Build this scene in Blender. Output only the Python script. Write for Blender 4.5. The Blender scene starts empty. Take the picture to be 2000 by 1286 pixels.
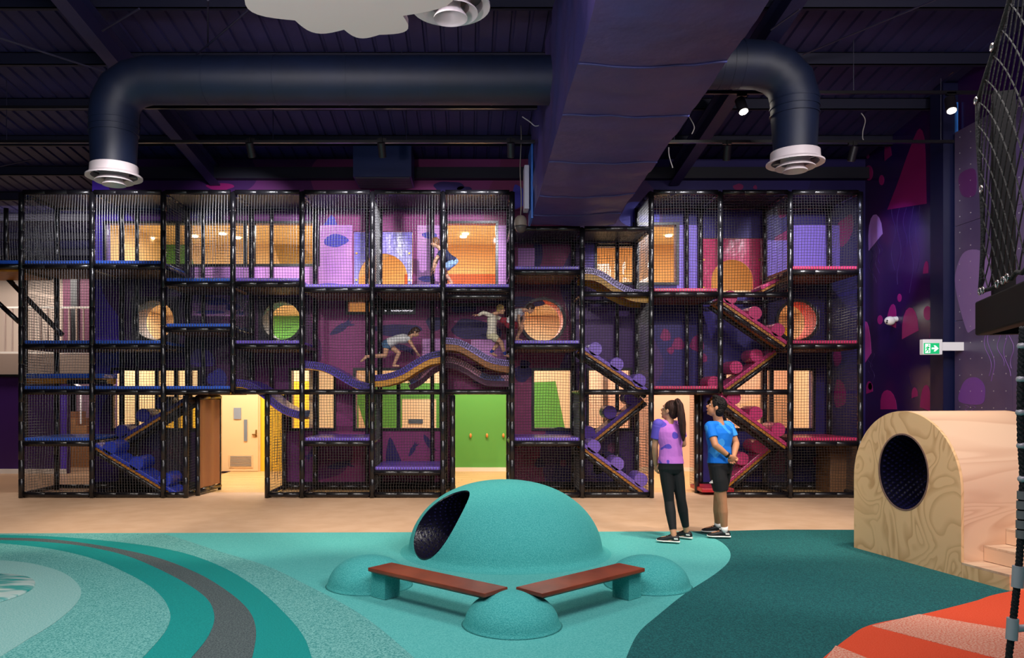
import bpy, bmesh, math, random
from mathutils import Vector, Matrix, Euler, Quaternion
V = Vector
random.seed(7)
PI = math.pi
scene = bpy.context.scene
COL = scene.collection

# ------------------------------------------------------------------ camera
CX, CY, F, H = 917.0, 770.0, 1500.0, 1.72          # vanishing point, focal length in pixels, eye height
cam_d = bpy.data.cameras.new('camera'); cam = bpy.data.objects.new('camera', cam_d); COL.objects.link(cam)
cam.location = (0, 0, H); cam.rotation_euler = (PI/2, 0, 0)
cam_d.sensor_width = 36; cam_d.lens = F/2000*36
cam_d.shift_x = (1000-CX)/2000; cam_d.shift_y = (CY-643)/2000
cam_d.clip_end = 200
scene.camera = cam

def P(x, y, Y): return V(((x-CX)*Y/F, Y, H+(CY-y)*Y/F))       # photo point at depth Y
def FL(x, y, z=0.0):                                          # photo point on the floor
    Y = (H-z)*F/(y-CY); return V(((x-CX)*Y/F, Y, z))
def PX(x, y, X):                                              # photo point on a plane of constant X
    Y = X*F/(x-CX); return V((X, Y, H+(CY-y)*Y/F))

# ------------------------------------------------------------------ world, exposure, lights
w = bpy.data.worlds.new('world'); scene.world = w; w.use_nodes = True
w.node_tree.nodes['Background'].inputs[0].default_value = (0.30, 0.30, 0.62, 1)
w.node_tree.nodes['Background'].inputs[1].default_value = 0.07
scene.view_settings.view_transform = 'Standard'; scene.view_settings.look = 'None'
scene.view_settings.exposure = 0.0; scene.view_settings.gamma = 1; scene.view_settings.use_curve_mapping = False

def light(name, kind, loc, target, power, color, size=0.3, size_y=None, angle=60, blend=0.6):
    l = bpy.data.lights.new(name, kind); l.energy = power; l.color = color
    if kind == 'AREA':
        l.size = size
        if size_y: l.shape = 'RECTANGLE'; l.size_y = size_y
    if kind == 'SPOT': l.spot_size = math.radians(angle); l.spot_blend = blend; l.shadow_soft_size = size
    if kind == 'POINT': l.shadow_soft_size = size
    o = bpy.data.objects.new(name, l); COL.objects.link(o); o.location = loc
    o.rotation_euler = (V(target)-V(loc)).to_track_quat('-Z', 'Y').to_euler()
    return o
WARM = (1.0, 0.86, 0.72); NEUT = (1.0, 0.95, 0.9); COOL = (.93, .97, 1.0)
# hall lighting above the camera's view
light('hall_light', 'AREA', (-2.6, 4.6, 5.3), (-2.2, 6.5, 0), 215, NEUT, 3.0, 1.0)
light('hall_light', 'AREA', (3.3, 4.9, 5.3), (2.3, 7.2, 0), 150, NEUT, 2.0, 1.0)
light('hall_light', 'AREA', (5.2, 3.2, 5.6), (4.4, 7.6, 0.6), 215, (1.0, .93, .92), 1.2, 1.0)
# spots that wash the beige floor in front of the frame
for sx, tx in ((-6.0, -6.3), (-2.6, -3.0), (0.0, 0.1), (3.2, 2.6), (5.0, 4.6)):
    light('floor_spot', 'SPOT', (sx, 7.2, 6.2), (tx, 10.5, 0), 800, WARM, 0.10, angle=50, blend=0.5)
# track spots aimed at the frame and the mural
for px, tx, tz, pw in ((490, 480, 4.5, 300), (746, 650, 4.0, 420), (998, 860, 4.2, 420), (1130, 1000, 4.0, 330), (1420, 1300, 4.0, 330), (1665, 1560, 4.0, 300), (230, 190, 4.2, 260)):
    p = P(px, 300, 10.95); t = P(tx, 500, 13.95)
    light('wall_spot', 'SPOT', (p.x, 11.2, 5.08), (t.x, 13.95, tz-.1), pw*1.25, (0.95, 0.93, 1.0), 0.05, angle=56, blend=0.6)
light('frame_fill', 'AREA', (0, 2.0, 4.6), (0, 13.5, 1.9), 190, (.95, .9, 1.0), 6.0, .8)
for gx in (-3.6, -1.0, 2.6, 4.9): light('gym_fill', 'SPOT', (gx, 6.4, 5.15), (gx*1.05, 13.7, 2.3), 620, (1, .93, .92), 0.04, angle=40, blend=.8)  # unseen fill spots added to brighten the middle of the frame
light('mural_spot', 'SPOT', (5.3, 11.2, 5.2), (7.19, 13.2, 3.9), 260, (.5, .55, 1), 0.05, angle=42)
light('mural_spot', 'SPOT', (4.5, 7.5, 5.6), (7.19, 10.6, 3.2), 260, (.95, .9, 1), 0.08, angle=55)
light('duct_glow', 'SPOT', (-.5, 9.6, 4.9), (1.0, 12.2, 4.9), 25, (.6, .7, 1), 0.05, angle=70)

# ------------------------------------------------------------------ materials
def srgb(h):
    h = h.lstrip('#'); c = [int(h[i:i+2], 16)/255 for i in (0, 2, 4)]
    return tuple((x/12.92 if x <= .04045 else ((x+.055)/1.055)**2.4) for x in c)
MATS = {}
def mat(name, col, rough=0.6, metal=0.0, var=None, scale=6.0, bump=0.0, bscale=40.0, spec=0.5, coat=0.0, emit=0.0, stretch=(1, 1, 1), contrast=(0.35, 0.65), detail=3.0):
    if name in MATS: return MATS[name]
    m = bpy.data.materials.new(name); m.use_nodes = True; nt = m.node_tree; b = nt.nodes['Principled BSDF']
    c = srgb(col) if isinstance(col, str) else col
    b.inputs['Base Color'].default_value = (*c, 1); b.inputs['Roughness'].default_value = rough
    b.inputs['Metallic'].default_value = metal; b.inputs['Specular IOR Level'].default_value = spec
    b.inputs['Coat Weight'].default_value = coat
    tc = nt.nodes.new('ShaderNodeTexCoord'); mp = nt.nodes.new('ShaderNodeMapping'); mp.inputs['Scale'].default_value = stretch
    nt.links.new(tc.outputs['Object'], mp.inputs[0])
    if var:
        c2 = srgb(var) if isinstance(var, str) else var
        n = nt.nodes.new('ShaderNodeTexNoise'); n.inputs['Scale'].default_value = scale; n.inputs['Detail'].default_value = detail
        r = nt.nodes.new('ShaderNodeValToRGB')
        r.color_ramp.elements[0].position = contrast[0]; r.color_ramp.elements[0].color = (*c, 1)
        r.color_ramp.elements[1].position = contrast[1]; r.color_ramp.elements[1].color = (*c2, 1)
        nt.links.new(mp.outputs[0], n.inputs['Vector']); nt.links.new(n.outputs['Fac'], r.inputs[0]); nt.links.new(r.outputs[0], b.inputs['Base Color'])
    if bump:
        n2 = nt.nodes.new('ShaderNodeTexNoise'); n2.inputs['Scale'].default_value = bscale; n2.inputs['Detail'].default_value = 3
        bp = nt.nodes.new('ShaderNodeBump'); bp.inputs['Strength'].default_value = bump; bp.inputs['Distance'].default_value = 0.02
        nt.links.new(mp.outputs[0], n2.inputs['Vector']); nt.links.new(n2.outputs['Fac'], bp.inputs['Height']); nt.links.new(bp.outputs[0], b.inputs['Normal'])
    if emit:
        b.inputs['Emission Color'].default_value = (*c, 1); b.inputs['Emission Strength'].default_value = emit
    MATS[name] = m; return m
def rubber(name, a, b2, sc=150.0, c=(0.38, 0.62)):
    return mat(name, a, 0.9, var=b2, scale=sc, bump=0.35, bscale=sc, spec=0.25, contrast=c, detail=2)
def plywood(name, a, b2, stretch, sc=2.2):
    m = bpy.data.materials.new(name); m.use_nodes = True; nt = m.node_tree; b = nt.nodes['Principled BSDF']
    b.inputs['Roughness'].default_value = 0.45
    tc = nt.nodes.new('ShaderNodeTexCoord'); mp = nt.nodes.new('ShaderNodeMapping'); mp.inputs['Scale'].default_value = stretch
    n = nt.nodes.new('ShaderNodeTexNoise'); n.inputs['Scale'].default_value = sc; n.inputs['Detail'].default_value = 1.5; n.inputs['Distortion'].default_value = 0.8
    mu = nt.nodes.new('ShaderNodeMath'); mu.operation = 'MULTIPLY'; mu.inputs[1].default_value = 11
    fr = nt.nodes.new('ShaderNodeMath'); fr.operation = 'FRACT'
    r = nt.nodes.new('ShaderNodeValToRGB'); e = r.color_ramp.elements
    e[0].position = 0.0; e[0].color = (*srgb(b2), 1); e[1].position = 0.45; e[1].color = (*srgb(a), 1)
    e2 = r.color_ramp.elements.new(0.9); e2.color = (*srgb(a), 1); e3 = r.color_ramp.elements.new(1.0); e3.color = (*srgb(b2), 1)
    n3 = nt.nodes.new('ShaderNodeTexNoise'); n3.inputs['Scale'].default_value = 1.4
    mx = nt.nodes.new('ShaderNodeMix'); mx.data_type = 'RGBA'; mx.inputs['B'].default_value = (*srgb(a), 1)
    L = nt.links.new
    L(tc.outputs['Object'], mp.inputs[0]); L(mp.outputs[0], n.inputs['Vector']); L(mp.outputs[0], n3.inputs['Vector'])
    L(n.outputs['Fac'], mu.inputs[0]); L(mu.outputs[0], fr.inputs[0]); L(fr.outputs[0], r.inputs[0])
    L(n3.outputs['Fac'], mx.inputs['Factor']); L(r.outputs[0], mx.inputs['A']); L(mx.outputs['Result'], b.inputs['Base Color'])
    return m
def glass_mat():
    m = bpy.data.materials.new('window_glass'); m.use_nodes = True; nt = m.node_tree; nt.nodes.clear()
    o = nt.nodes.new('ShaderNodeOutputMaterial'); t = nt.nodes.new('ShaderNodeBsdfTransparent'); g = nt.nodes.new('ShaderNodeBsdfGlossy')
    g.inputs['Roughness'].default_value = 0.02; mx = nt.nodes.new('ShaderNodeMixShader'); fz = nt.nodes.new('ShaderNodeFresnel'); fz.inputs[0].default_value = 1.45
    nt.links.new(fz.outputs[0], mx.inputs[0]); nt.links.new(t.outputs[0], mx.inputs[1]); nt.links.new(g.outputs[0], mx.inputs[2]); nt.links.new(mx.outputs[0], o.inputs[0])
    return m
GLASS = glass_mat()
FOAM = mat('black_foam', '#131216', 0.28, bump=0.25, bscale=18, spec=0.6)
NETM = mat('black_net', '#343333', 0.4, spec=0.9)
BLK = mat('black_metal', '#0b0a0c', 0.35)
WHITE = mat('white_paint', '#e9e4dc', 0.5)

# ------------------------------------------------------------------ mesh builder
class MB:
    def __init__(s): s.v = []; s.f = []
    def add(s, vs, fs):
        n = len(s.v); s.v += [tuple(a) for a in vs]; s.f += [tuple(n+i for i in q) for q in fs]
    def box(s, a, b):
        x0, y0, z0 = a; x1, y1, z1 = b
        s.add([(x0,y0,z0),(x1,y0,z0),(x1,y1,z0),(x0,y1,z0),(x0,y0,z1),(x1,y0,z1),(x1,y1,z1),(x0,y1,z1)],
              [(0,3,2,1),(4,5,6,7),(0,1,5,4),(1,2,6,5),(2,3,7,6),(3,0,4,7)])
    def obox(s, c, ux, uy, uz):                                # centre and three half vectors
        c, ux, uy, uz = V(c), V(ux), V(uy), V(uz)
        q = [c+a*ux+b*uy+d*uz for d in (-1,1) for a, b in ((-1,-1),(1,-1),(1,1),(-1,1))]
        s.add(q, [(0,3,2,1),(4,5,6,7),(0,1,5,4),(1,2,6,5),(2,3,7,6),(3,0,4,7)])
    def rings(s, rs, cap=True, closed=False):                  # list of equal-length rings
        n = len(rs[0]); vs = [p for r in rs for p in r]; fs = []
        m = len(rs)
        for i in range(m if closed else m-1):
            j = (i+1) % m
            for k in range(n):
                fs.append((i*n+k, i*n+(k+1)%n, j*n+(k+1)%n, j*n+k))
        if cap and not closed: fs.append(tuple(range(n-1,-1,-1))); fs.append(tuple((m-1)*n+k for k in range(n)))
        s.add(vs, fs)
    def tube(s, pts, r, n=8, cap=True, up=None):
        pts = [V(p) for p in pts]; rs = r if isinstance(r, (list, tuple)) else [r]*len(pts); out = []
        t0 = (pts[1]-pts[0]).normalized(); a = V(up) if up else (V((0,0,1)) if abs(t0.z) < .9 else V((1,0,0)))
        for i, p in enumerate(pts):
            t = (pts[min(i+1, len(pts)-1)]-pts[max(i-1, 0)]).normalized()
            u = (a-t*a.dot(t)).normalized(); a = u; w_ = t.cross(u)
            out.append([p+(u*math.cos(2*PI*k/n)+w_*math.sin(2*PI*k/n))*rs[i] for k in range(n)])
        s.rings(out, cap)
    def capsule(s, a, b, ra, rb, n=12):
        a, b = V(a), V(b); t = (b-a).normalized()
        pts = [a-t*ra*.95, a-t*ra*.7, a, b, b+t*rb*.7, b+t*rb*.95]; s.tube(pts, [ra*.25, ra*.7, ra, rb, rb*.7, rb*.25], n)
    def ell(s, c, ax, ay, az, n=16, m=10):
        c, ax, ay, az = V(c), V(ax), V(ay), V(az); rs = []
        for i in range(m+1):
            th = PI*(i+.02)/(m+.04); rs.append([c+az*math.cos(th)+(ax*math.cos(2*PI*k/n)+ay*math.sin(2*PI*k/n))*math.sin(th) for k in range(n)])
        s.rings(rs)
    def prism(s, poly, d):                                     # planar polygon extruded by vector d
        poly = [V(p) for p in poly]; d = V(d); n = len(poly)
        s.add(poly+[p+d for p in poly], [tuple(range(n)), tuple(range(2*n-1, n-1, -1))]+[(i, n+i, n+(i+1)%n, (i+1)%n) for i in range(n)])
    def strip(s, prof, y0, y1, th):                            # XZ profile, extruded in Y with thickness th downwards
        n = len(prof); up = []; dn = []
        for i, (x, z) in enumerate(prof):
            a = prof[max(i-1,0)]; b = prof[min(i+1,n-1)]; t = V((b[0]-a[0], b[1]-a[1])).normalized(); nx, nz = t.y, -t.x
            up.append((x, z)); dn.append((x+nx*th, z+nz*th))
        rs = [[(u[0], y0, u[1]), (u[0], y1, u[1]), (d[0], y1, d[1]), (d[0], y0, d[1])] for u, d in zip(up, dn)]
        s.rings(rs)
    def mesh(s, name, smooth=False, fix=True):
        me = bpy.data.meshes.new(name); me.from_pydata(s.v, [], s.f); me.update()
        if fix:
            bm = bmesh.new(); bm.from_mesh(me); bmesh.ops.recalc_face_normals(bm, faces=bm.faces); bm.to_mesh(me); bm.free()
        if smooth:
            me.polygons.foreach_set('use_smooth', [True]*len(me.polygons)); me.update()
        return me
def wloc(o):
    return V(o['wl']) if o is not None and 'wl' in o else V((0,0,0))
def obj(name, mb, m, parent=None, smooth=False, auto=False, kind=None):
    """one mesh object; vertices are given in world coordinates"""
    o = wloc(parent)
    if isinstance(mb, MB):
        if o.length: mb.v = [(a-o.x, b-o.y, c-o.z) for a, b, c in mb.v]
        me = mb.mesh(name, smooth)
    else: me = mb
    if m and not me.materials: me.materials.append(m)
    ob = bpy.data.objects.new(name, me); COL.objects.link(ob)
    if parent: ob.parent = parent
    ob['wl'] = list(o)
    if auto:
        md = ob.modifiers.new('e', 'EDGE_SPLIT'); md.split_angle = math.radians(40)
    if kind: ob['kind'] = kind
    return ob
def thing(name, label, cat, loc=(0,0,0), group=None):
    o = bpy.data.objects.new(name, None); COL.objects.link(o); o.location = loc; o['wl'] = list(V(loc)); o.empty_display_size = .1
    o['label'] = label; o['category'] = cat
    if group: o['group'] = group
    return o
def tag(o, label, cat, group=None):
    o['label'] = label; o['category'] = cat
    if group: o['group'] = group
    return o
def struct(name, mb, m, parent=None, **k):
    o = obj(name, mb, m, parent, **k)
    if not parent: o['kind'] = 'structure'
    return o
def bevel(o, wd=.01, seg=2):
    md = o.modifiers.new('b', 'BEVEL'); md.width = wd; md.segments = seg; md.limit_method = 'ANGLE'; md.angle_limit = math.radians(40)
    return o
def copy_tree(root, dloc=(0,0,0), label=None):
    r = root.copy(); COL.objects.link(r); r.location = V(root.location)+V(dloc); r['wl'] = list(V(r['wl'])+V(dloc))
    if label: r['label'] = label
    for ch in list(root.children):
        c = ch.copy(); COL.objects.link(c); c.parent = r
        for g in ch.children:
            d = g.copy(); COL.objects.link(d); d.parent = c
    return r
def smooth_poly(pts, n=8, closed=False):                       # Catmull-Rom through points
    pts = [V(p) for p in pts]; out = []; m = len(pts)
    for i in range(m if closed else m-1):
        if closed: p0, p1, p2, p3 = pts[i-1], pts[i], pts[(i+1)%m], pts[(i+2)%m]
        else: p0, p1, p2, p3 = pts[max(i-1,0)], pts[i], pts[i+1], pts[min(i+2,m-1)]
        for k in range(n):
            t = k/n; out.append(.5*((2*p1)+(p2-p0)*t+(2*p0-5*p1+4*p2-p3)*t*t+(3*p1-p0-3*p2+p3)*t**3))
    if not closed: out.append(pts[-1])
    return out

# ================================================================== STRUCTURE
YF, YB, YW = 12.71, 13.80, 13.95      # frame front, frame back, mural wall
# ---- floor
TAN = mat('beige_flooring', '#d9b696', 0.62, var='#d0ab8a', scale=3, spec=.35, bump=.05, bscale=80)
m_ = MB(); m_.box((-16, -4, -.2), (12, 13.4, 0)); floor = struct('floor', m_, TAN)
m_ = MB(); m_.box((-16, 13.4, -.2), (-6.8, 24, 0)); obj('floor_beyond', m_, mat('beige_hall_floor', '#c9a27e', .4), floor)
TIMB = mat('timber_floor', '#d9b47c', 0.4, var='#c89b62', scale=3, stretch=(.35, 5, 1), spec=.4)
def planks(x0, x1, y0, y1, z, name, parent):
    n = int((y1-y0)/.13); me = {}
    for i in range(n):
        a = y0+(y1-y0)*i/n; b = y0+(y1-y0)*(i+1)/n; off = random.random()*2
        x = x0
        while x < x1-.01:
            xe = min(x1, x+2.2 if x > x0 else x0+.5+off)
            mb = MB(); mb.box((x+.002, a+.002, z-.03), (xe-.002, b-.002, z)); obj(name, mb, TIMB, parent); x = xe
planks(-5.3, 6.5, 13.4, 17.1, 0.0, 'floor_plank', floor)
m_ = MB(); m_.box((-6.8, 13.4, -.2), (7.2, 17.3, -.035)); obj('subfloor', m_, mat('subfloor', '#8a6a48'), floor)
# rubber fields: each is an inlay of the floor
def inlay(pts, z, m, n=8, sm=True, close=()):
    q = smooth_poly([FL(*p) for p in pts], n) if sm else [FL(*p) for p in pts]
    q = q+[V(c) for c in close]; q = [V((p.x, p.y, 0.0005)) for p in q]
    mb = MB(); mb.prism(q, (0, 0, z)); return obj('rubber_inlay', mb, m, floor)
R_TEAL = rubber('rubber_teal_light', '#4aaaa6', '#66beb8', 110)
R_MID = rubber('rubber_teal_speckled', '#3a8c88', '#7cbcb6', 90)
R_DEEP = rubber('rubber_teal_deep', '#088480', '#16958f', 110)
R_GREY = rubber('rubber_charcoal', '#3f4a4c', '#5e6c6c', 90)
R_PALE = rubber('rubber_teal_pale', '#74aeaa', '#94c0bb', 90)
R_DARK = rubber('rubber_petrol', '#164c4e', '#236c6c', 90)
R_ORG = rubber('rubber_orange', '#dd4a26', '#e4583a', 110)
R_PEACH = rubber('rubber_peach_speckled', '#d4694e', '#e2b49c', 80)
a, b = FL(0, 1043), FL(1340, 1040)
inlay([(-700, 1043), (0, 1043), (1340, 1039), (1680, 1036), (2600, 1030)], .003, R_TEAL, sm=False, close=[(12, -3, 0), (-16, -3, 0)])
inlay([(318, 1044), (360, 1056), (420, 1076), (520, 1107), (600, 1145), (680, 1187), (740, 1228), (812, 1290)], .006, R_MID, close=[(-.4, 3.6, 0), (-14, 3.6, 0), (-14, 9.40, 0)])
inlay([(-500, 1049), (-200, 1047), (0, 1047), (120, 1051), (250, 1063), (350, 1080), (430, 1108), (500, 1150), (560, 1205), (595, 1250), (612, 1300)], .009, R_DEEP, close=[(-.9, 3.4, 0), (-14, 3.4, 0)])
inlay([(-500, 1056), (-200, 1053), (0, 1053), (100, 1056), (200, 1069), (300, 1090), (380, 1120), (440, 1155), (485, 1195), (500, 1238), (490, 1300)], .012, R_GREY, close=[(-1.3, 3.4, 0), (-14, 3.4, 0)])
inlay([(-500, 1062), (-200, 1057), (0, 1058), (90, 1062), (170, 1071), (250, 1090), (330, 1125), (395, 1165), (418, 1202), (408, 1245), (365, 1300)], .015, R_DEEP, close=[(-1.6, 3.4, 0), (-14, 3.4, 0)])
inlay([(-500, 1070), (-100, 1060), (0, 1065), (100, 1076), (180, 1095), (240, 1120), (300, 1155), (330, 1195), (325, 1235), (270, 1300)], .018, R_MID, close=[(-2, 3.4, 0), (-14, 3.4, 0)])
inlay([(-500, 1110), (-100, 1096), (0, 1099), (60, 1105), (120, 1122), (155, 1150), (152, 1180), (110, 1220), (50, 1258), (0, 1290)], .021, R_PALE, close=[(-3, 3.4, 0), (-14, 3.4, 0)])
inlay([(1352, 1040), (1400, 1055), (1424, 1075), (1424, 1097), (1398, 1122), (1340, 1160), (1290, 1200), (1246, 1240), (1218, 1300)], .006, R_DARK, close=[(.9, 3.6, 0), (11.5, 3.6, 0), (11.5, 9.6, 0), (3.9, 9.7, 0)])
OE = [(2200, 1120), (1972, 1158), (1900, 1178), (1800, 1203), (1700, 1224), (1655, 1250), (1600, 1295)]
inlay(OE, .009, R_ORG, close=[(1.9, 3.6, 0), (6, 3.6, 0), (7, 6.5, 0)])
inlay([(1795, 1203), (1880, 1218), (2000, 1238), (2300, 1300), (1990, 1300), (1940, 1288), (1820, 1257), (1702, 1226)], .012, R_PEACH, sm=False)
inlay([(1632, 1265), (1660, 1276), (1720, 1300), (1606, 1300)], .012, R_PEACH, sm=False)
# ---- mural wall with real openings
def wall_holes(x0, x1, z0, z1, y0, y1, holes):
    xs = sorted({x0, x1, *[h[0] for h in holes], *[h[1] for h in holes]}); zs = sorted({z0, z1, *[h[2] for h in holes], *[h[3] for h in holes]})
    def solid(i, j):
        if i < 0 or j < 0 or i >= len(xs)-1 or j >= len(zs)-1: return False
        cx, cz = (xs[i]+xs[i+1])/2, (zs[j]+zs[j+1])/2
        return not any(h[0] < cx < h[1] and h[2] < cz < h[3] for h in holes)
    mb = MB()
    for i in range(len(xs)-1):
        for j in range(len(zs)-1):
            if not solid(i, j): continue
            a, b, c, d = xs[i], xs[i+1], zs[j], zs[j+1]
            mb.add([(a,y0,c),(b,y0,c),(b,y0,d),(a,y0,d)], [(0,1,2,3)]); mb.add([(a,y1,c),(a,y1,d),(b,y1,d),(b,y1,c)], [(0,1,2,3)])
            if not solid(i-1, j): mb.add([(a,y0,c),(a,y0,d),(a,y1,d),(a,y1,c)], [(0,1,2,3)])
            if not solid(i+1, j): mb.add([(b,y0,c),(b,y1,c),(b,y1,d),(b,y0,d)], [(0,1,2,3)])
            if not solid(i, j-1): mb.add([(a,y0,c),(a,y1,c),(b,y1,c),(b,y0,c)], [(0,1,2,3)])
            if not solid(i, j+1): mb.add([(a,y0,d),(b,y0,d),(b,y1,d),(a,y1,d)], [(0,1,2,3)])
    return mb
def HR(x0, x1, y0, y1, Y=YW):                                  # photo rectangle -> wall hole (x0,x1,z0,z1)
    a, b = P(x0, y1, Y), P(x1, y0, Y); return (a.x, b.x, max(a.z, 0.0), b.z)
doors_px = [(415, 556, 770, 975), (884, 992, 770, 975), (1243, 1360, 770, 975)]
wins_px = [(222, 387, 724, 837), (570, 652, 724, 837), (695, 858, 724, 837), (1043, 1115, 724, 837), (1150, 1230, 724, 837), (1418, 1587, 724, 837),
           (208, 620, 437, 516), (872, 968, 437, 555), (1166, 1240, 482, 552), (1240, 1321, 440, 552), (680, 807, 590, 610)]
vinyl_px = [(690, 806, 452, 560), (1368, 1490, 465, 575)]
ports_px = [(303, 626, 38, '#7a5a48', '#1d4a66'), (551, 627, 37, '#6a655e', '#0f7a78'), (1060, 627, 40, '#d0643a', '#c05a34'), (1556, 627, 37, '#c83c1e', '#c83c1e')]
holes = [HR(*d) for d in doors_px]+[HR(*w_) for w_ in wins_px]+[HR(*v) for v in vinyl_px]+[HR(x-47, x+47, y-47, y+47) for x, y, r, _, _ in ports_px]
holes = [(a, b, -1 if c <= 0.001 else c, d) for a, b, c, d in holes]
def mural_mat():
    m = bpy.data.materials.new('mural_paint'); m.use_nodes = True; nt = m.node_tree; b = nt.nodes['Principled BSDF']
    b.inputs['Roughness'].default_value = .5; b.inputs['Specular IOR Level'].default_value = .3
    tc = nt.nodes.new('ShaderNodeTexCoord'); sp = nt.nodes.new('ShaderNodeSeparateXYZ'); n = nt.nodes.new('ShaderNodeTexNoise'); n.inputs['Scale'].default_value = .8
    n.inputs['Detail'].default_value = 0
    a = nt.nodes.new('ShaderNodeMath'); a.operation = 'MULTIPLY_ADD'; a.inputs[1].default_value = 2.0; ad = nt.nodes.new('ShaderNodeMath'); ad.operation = 'ADD'
    mr = nt.nodes.new('ShaderNodeMapRange'); mr.inputs[1].default_value = -7; mr.inputs[2].default_value = 9
    r = nt.nodes.new('ShaderNodeValToRGB'); r.color_ramp.interpolation = 'CONSTANT'
    el = r.color_ramp.elements; el[0].position = 0; el[0].color = (*srgb('#46289a'), 1); el[1].position = .10; el[1].color = (*srgb('#3a1450'), 1)
    for p, c in ((.23, '#5d2260'), (.33, '#8c3872'), (.52, '#84345e'), (.60, '#4a2c68'), (.70, '#2c2268'), (.85, '#241a56')):
        e = el.new(p); e.color = (*srgb(c), 1)
    L = nt.links.new
    L(tc.outputs['Object'], sp.inputs[0]); L(tc.outputs['Object'], n.inputs['Vector']); L(n.outputs['Fac'], a.inputs[0]); L(sp.outputs['X'], a.inputs[2])
    L(a.outputs[0], mr.inputs[0]); L(mr.outputs[0], r.inputs[0]); L(r.outputs[0], b.inputs['Base Color'])
    return m
MURAL = mural_mat()
XL = P(180, 0, YW).x; XR = 7.19
wall = struct('wall_back', wall_holes(XL, XR, 0, 5.99, YW, YW+.15, holes), MURAL)
m_ = MB(); m_.box((XL, YW-.025, 0), (XR, YW, .10))
# mural prints on the wall
DK = mat('mural_indigo_print', '#2a1a5c', .5, spec=.3); MG = mat('mural_magenta_print', '#84165f', .45, spec=.3); LILAC = mat('mural_lilac_print', '#b586c8', .45, spec=.3)
BLUEP = mat('mural_blue_print', '#4a45b4', .45, spec=.3); PINKP = mat('mural_pink_print', '#cf6fc0', .45, spec=.3)
def shape(pts, m, parent=None, Y=YW, name='mural_print', n=6, th=.003):
    q = smooth_poly([P(x, y, Y-.001) for x, y in pts], n, True) if n > 1 else [P(x, y, Y-.001) for x, y in pts]
    mb = MB(); mb.prism(q, (0, -th, 0)); return obj(name, mb, m, parent or wall)
def bl(cx, cy, rx, ry, m=DK, rot=0, k=9):
    pts = []
    for i in range(k):
        t = 2*PI*i/k; rr = 1+.13*math.sin(i*2.3+cx)
        x, y = rx*math.cos(t)*rr, ry*math.sin(t)*rr; pts.append((cx+x*math.cos(rot)-y*math.sin(rot), cy+x*math.sin(rot)+y*math.cos(rot)))
    shape(pts, m)
def leafhand(cx, cy, L, ang, m=DK):                            # swimming-frog like leaf with three toes
    c, s = math.cos(ang), math.sin(ang)
    base = [(-1,-.02),(-.6,.2),(0,.3),(.5,.22),(.62,.3),(1,.42),(.75,.14),(1.08,.06),(.75,0),(1.0,-.25),(.6,-.14),(0,-.25),(-.6,-.18)]
    shape([(cx+L*(x*c-y*s), cy+L*(x*s+y*c)) for x, y in base], m, n=3)
for a_ in ((665, 908, 26, -.25), (666, 640, 26, -.6), (790, 680, 22, .3), (838, 866, 20, 1.0), (806, 878, 16, -1.1), (612, 884, 22, 2.3)): leafhand(*a_)
shape([(757, 908), (755, 880), (762, 855), (775, 880), (784, 908)], DK)
for a_ in ((775, 645, 45, 12), (850, 632, 18, 14), (905, 602, 25, 10), (925, 722, 22, 8), (940, 745, 16, 6), (1010, 590, 60, 10), (930, 645, 50, 20, DK, .1), (705, 455, 0, 0)): 
    if a_[2]: bl(*a_)
for a_ in ((1192, 915, 34, 38), (1170, 905, 14, 22), (1055, 905, 10, 10), (1098, 925, 18, 32), (1090, 845, 22, 10), (1020, 730, 18, 16), (1025, 712, 10, 8)): bl(*a_)
for a_ in ((1196, 875, 10, 10), (1188, 902, 9, 9), (1100, 905, 7, 6)):
    mb = MB(); c = P(a_[0], a_[1], YW-.008); r_ = a_[2]/107.5; mb.prism([c+V((r_*math.cos(t*PI/8), 0, r_*math.sin(t*PI/8))) for t in range(16)], (0, -.003, 0)); obj('mural_print', mb, mat('mural_plum_print', '#7a2f66', .5), wall)
bl(645, 467, 20, 42, BLUEP); bl(655, 544, 30, 10, BLUEP, -.5); bl(838, 552, 18, 6, BLUEP, .4); bl(840, 452, 20, 8, BLUEP, .1)
bl(875, 366, 28, 12, DK); bl(906, 370, 14, 6, DK); bl(1012, 385, 12, 24, BLUEP); bl(1050, 495, 9, 30, DK); bl(430, 365, 26, 7, MG); bl(395, 420, 30, 8, DK); bl(440, 405, 16, 8, MG); bl(1250, 420, 40, 25, BLUEP)
bl(1442, 366, 10, 7, MG); bl(1475, 366, 4, 4, MG); bl(1325, 672, 12, 12, MG); bl(1340, 460, 14, 22, BLUEP); bl(1635, 700, 8, 16, MG); bl(1640, 770, 12, 28, MG); bl(1650, 450, 16, 30, MG, .3)
bl(1362, 672, 14, 16, MG); bl(1310, 685, 7, 7, MG); bl(1300, 655, 10, 12, MG); bl(1374, 700, 8, 8, MG); bl(1600, 900, 12, 12, MG); bl(1520, 900, 14, 30, MG); bl(1530, 480, 18, 30, MG, .2); bl(1528, 412, 10, 14, MG)
bl(350, 880, 22, 26, mat('mural_maroon_print', '#5a1a4a', .5)); bl(395, 700, 26, 18, mat('mural_violet_print', '#4b2a9a', .5)); bl(225, 710, 18, 22, BLUEP); bl(425, 740, 20, 18, BLUEP); bl(300, 860, 14, 20, DK)
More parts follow.
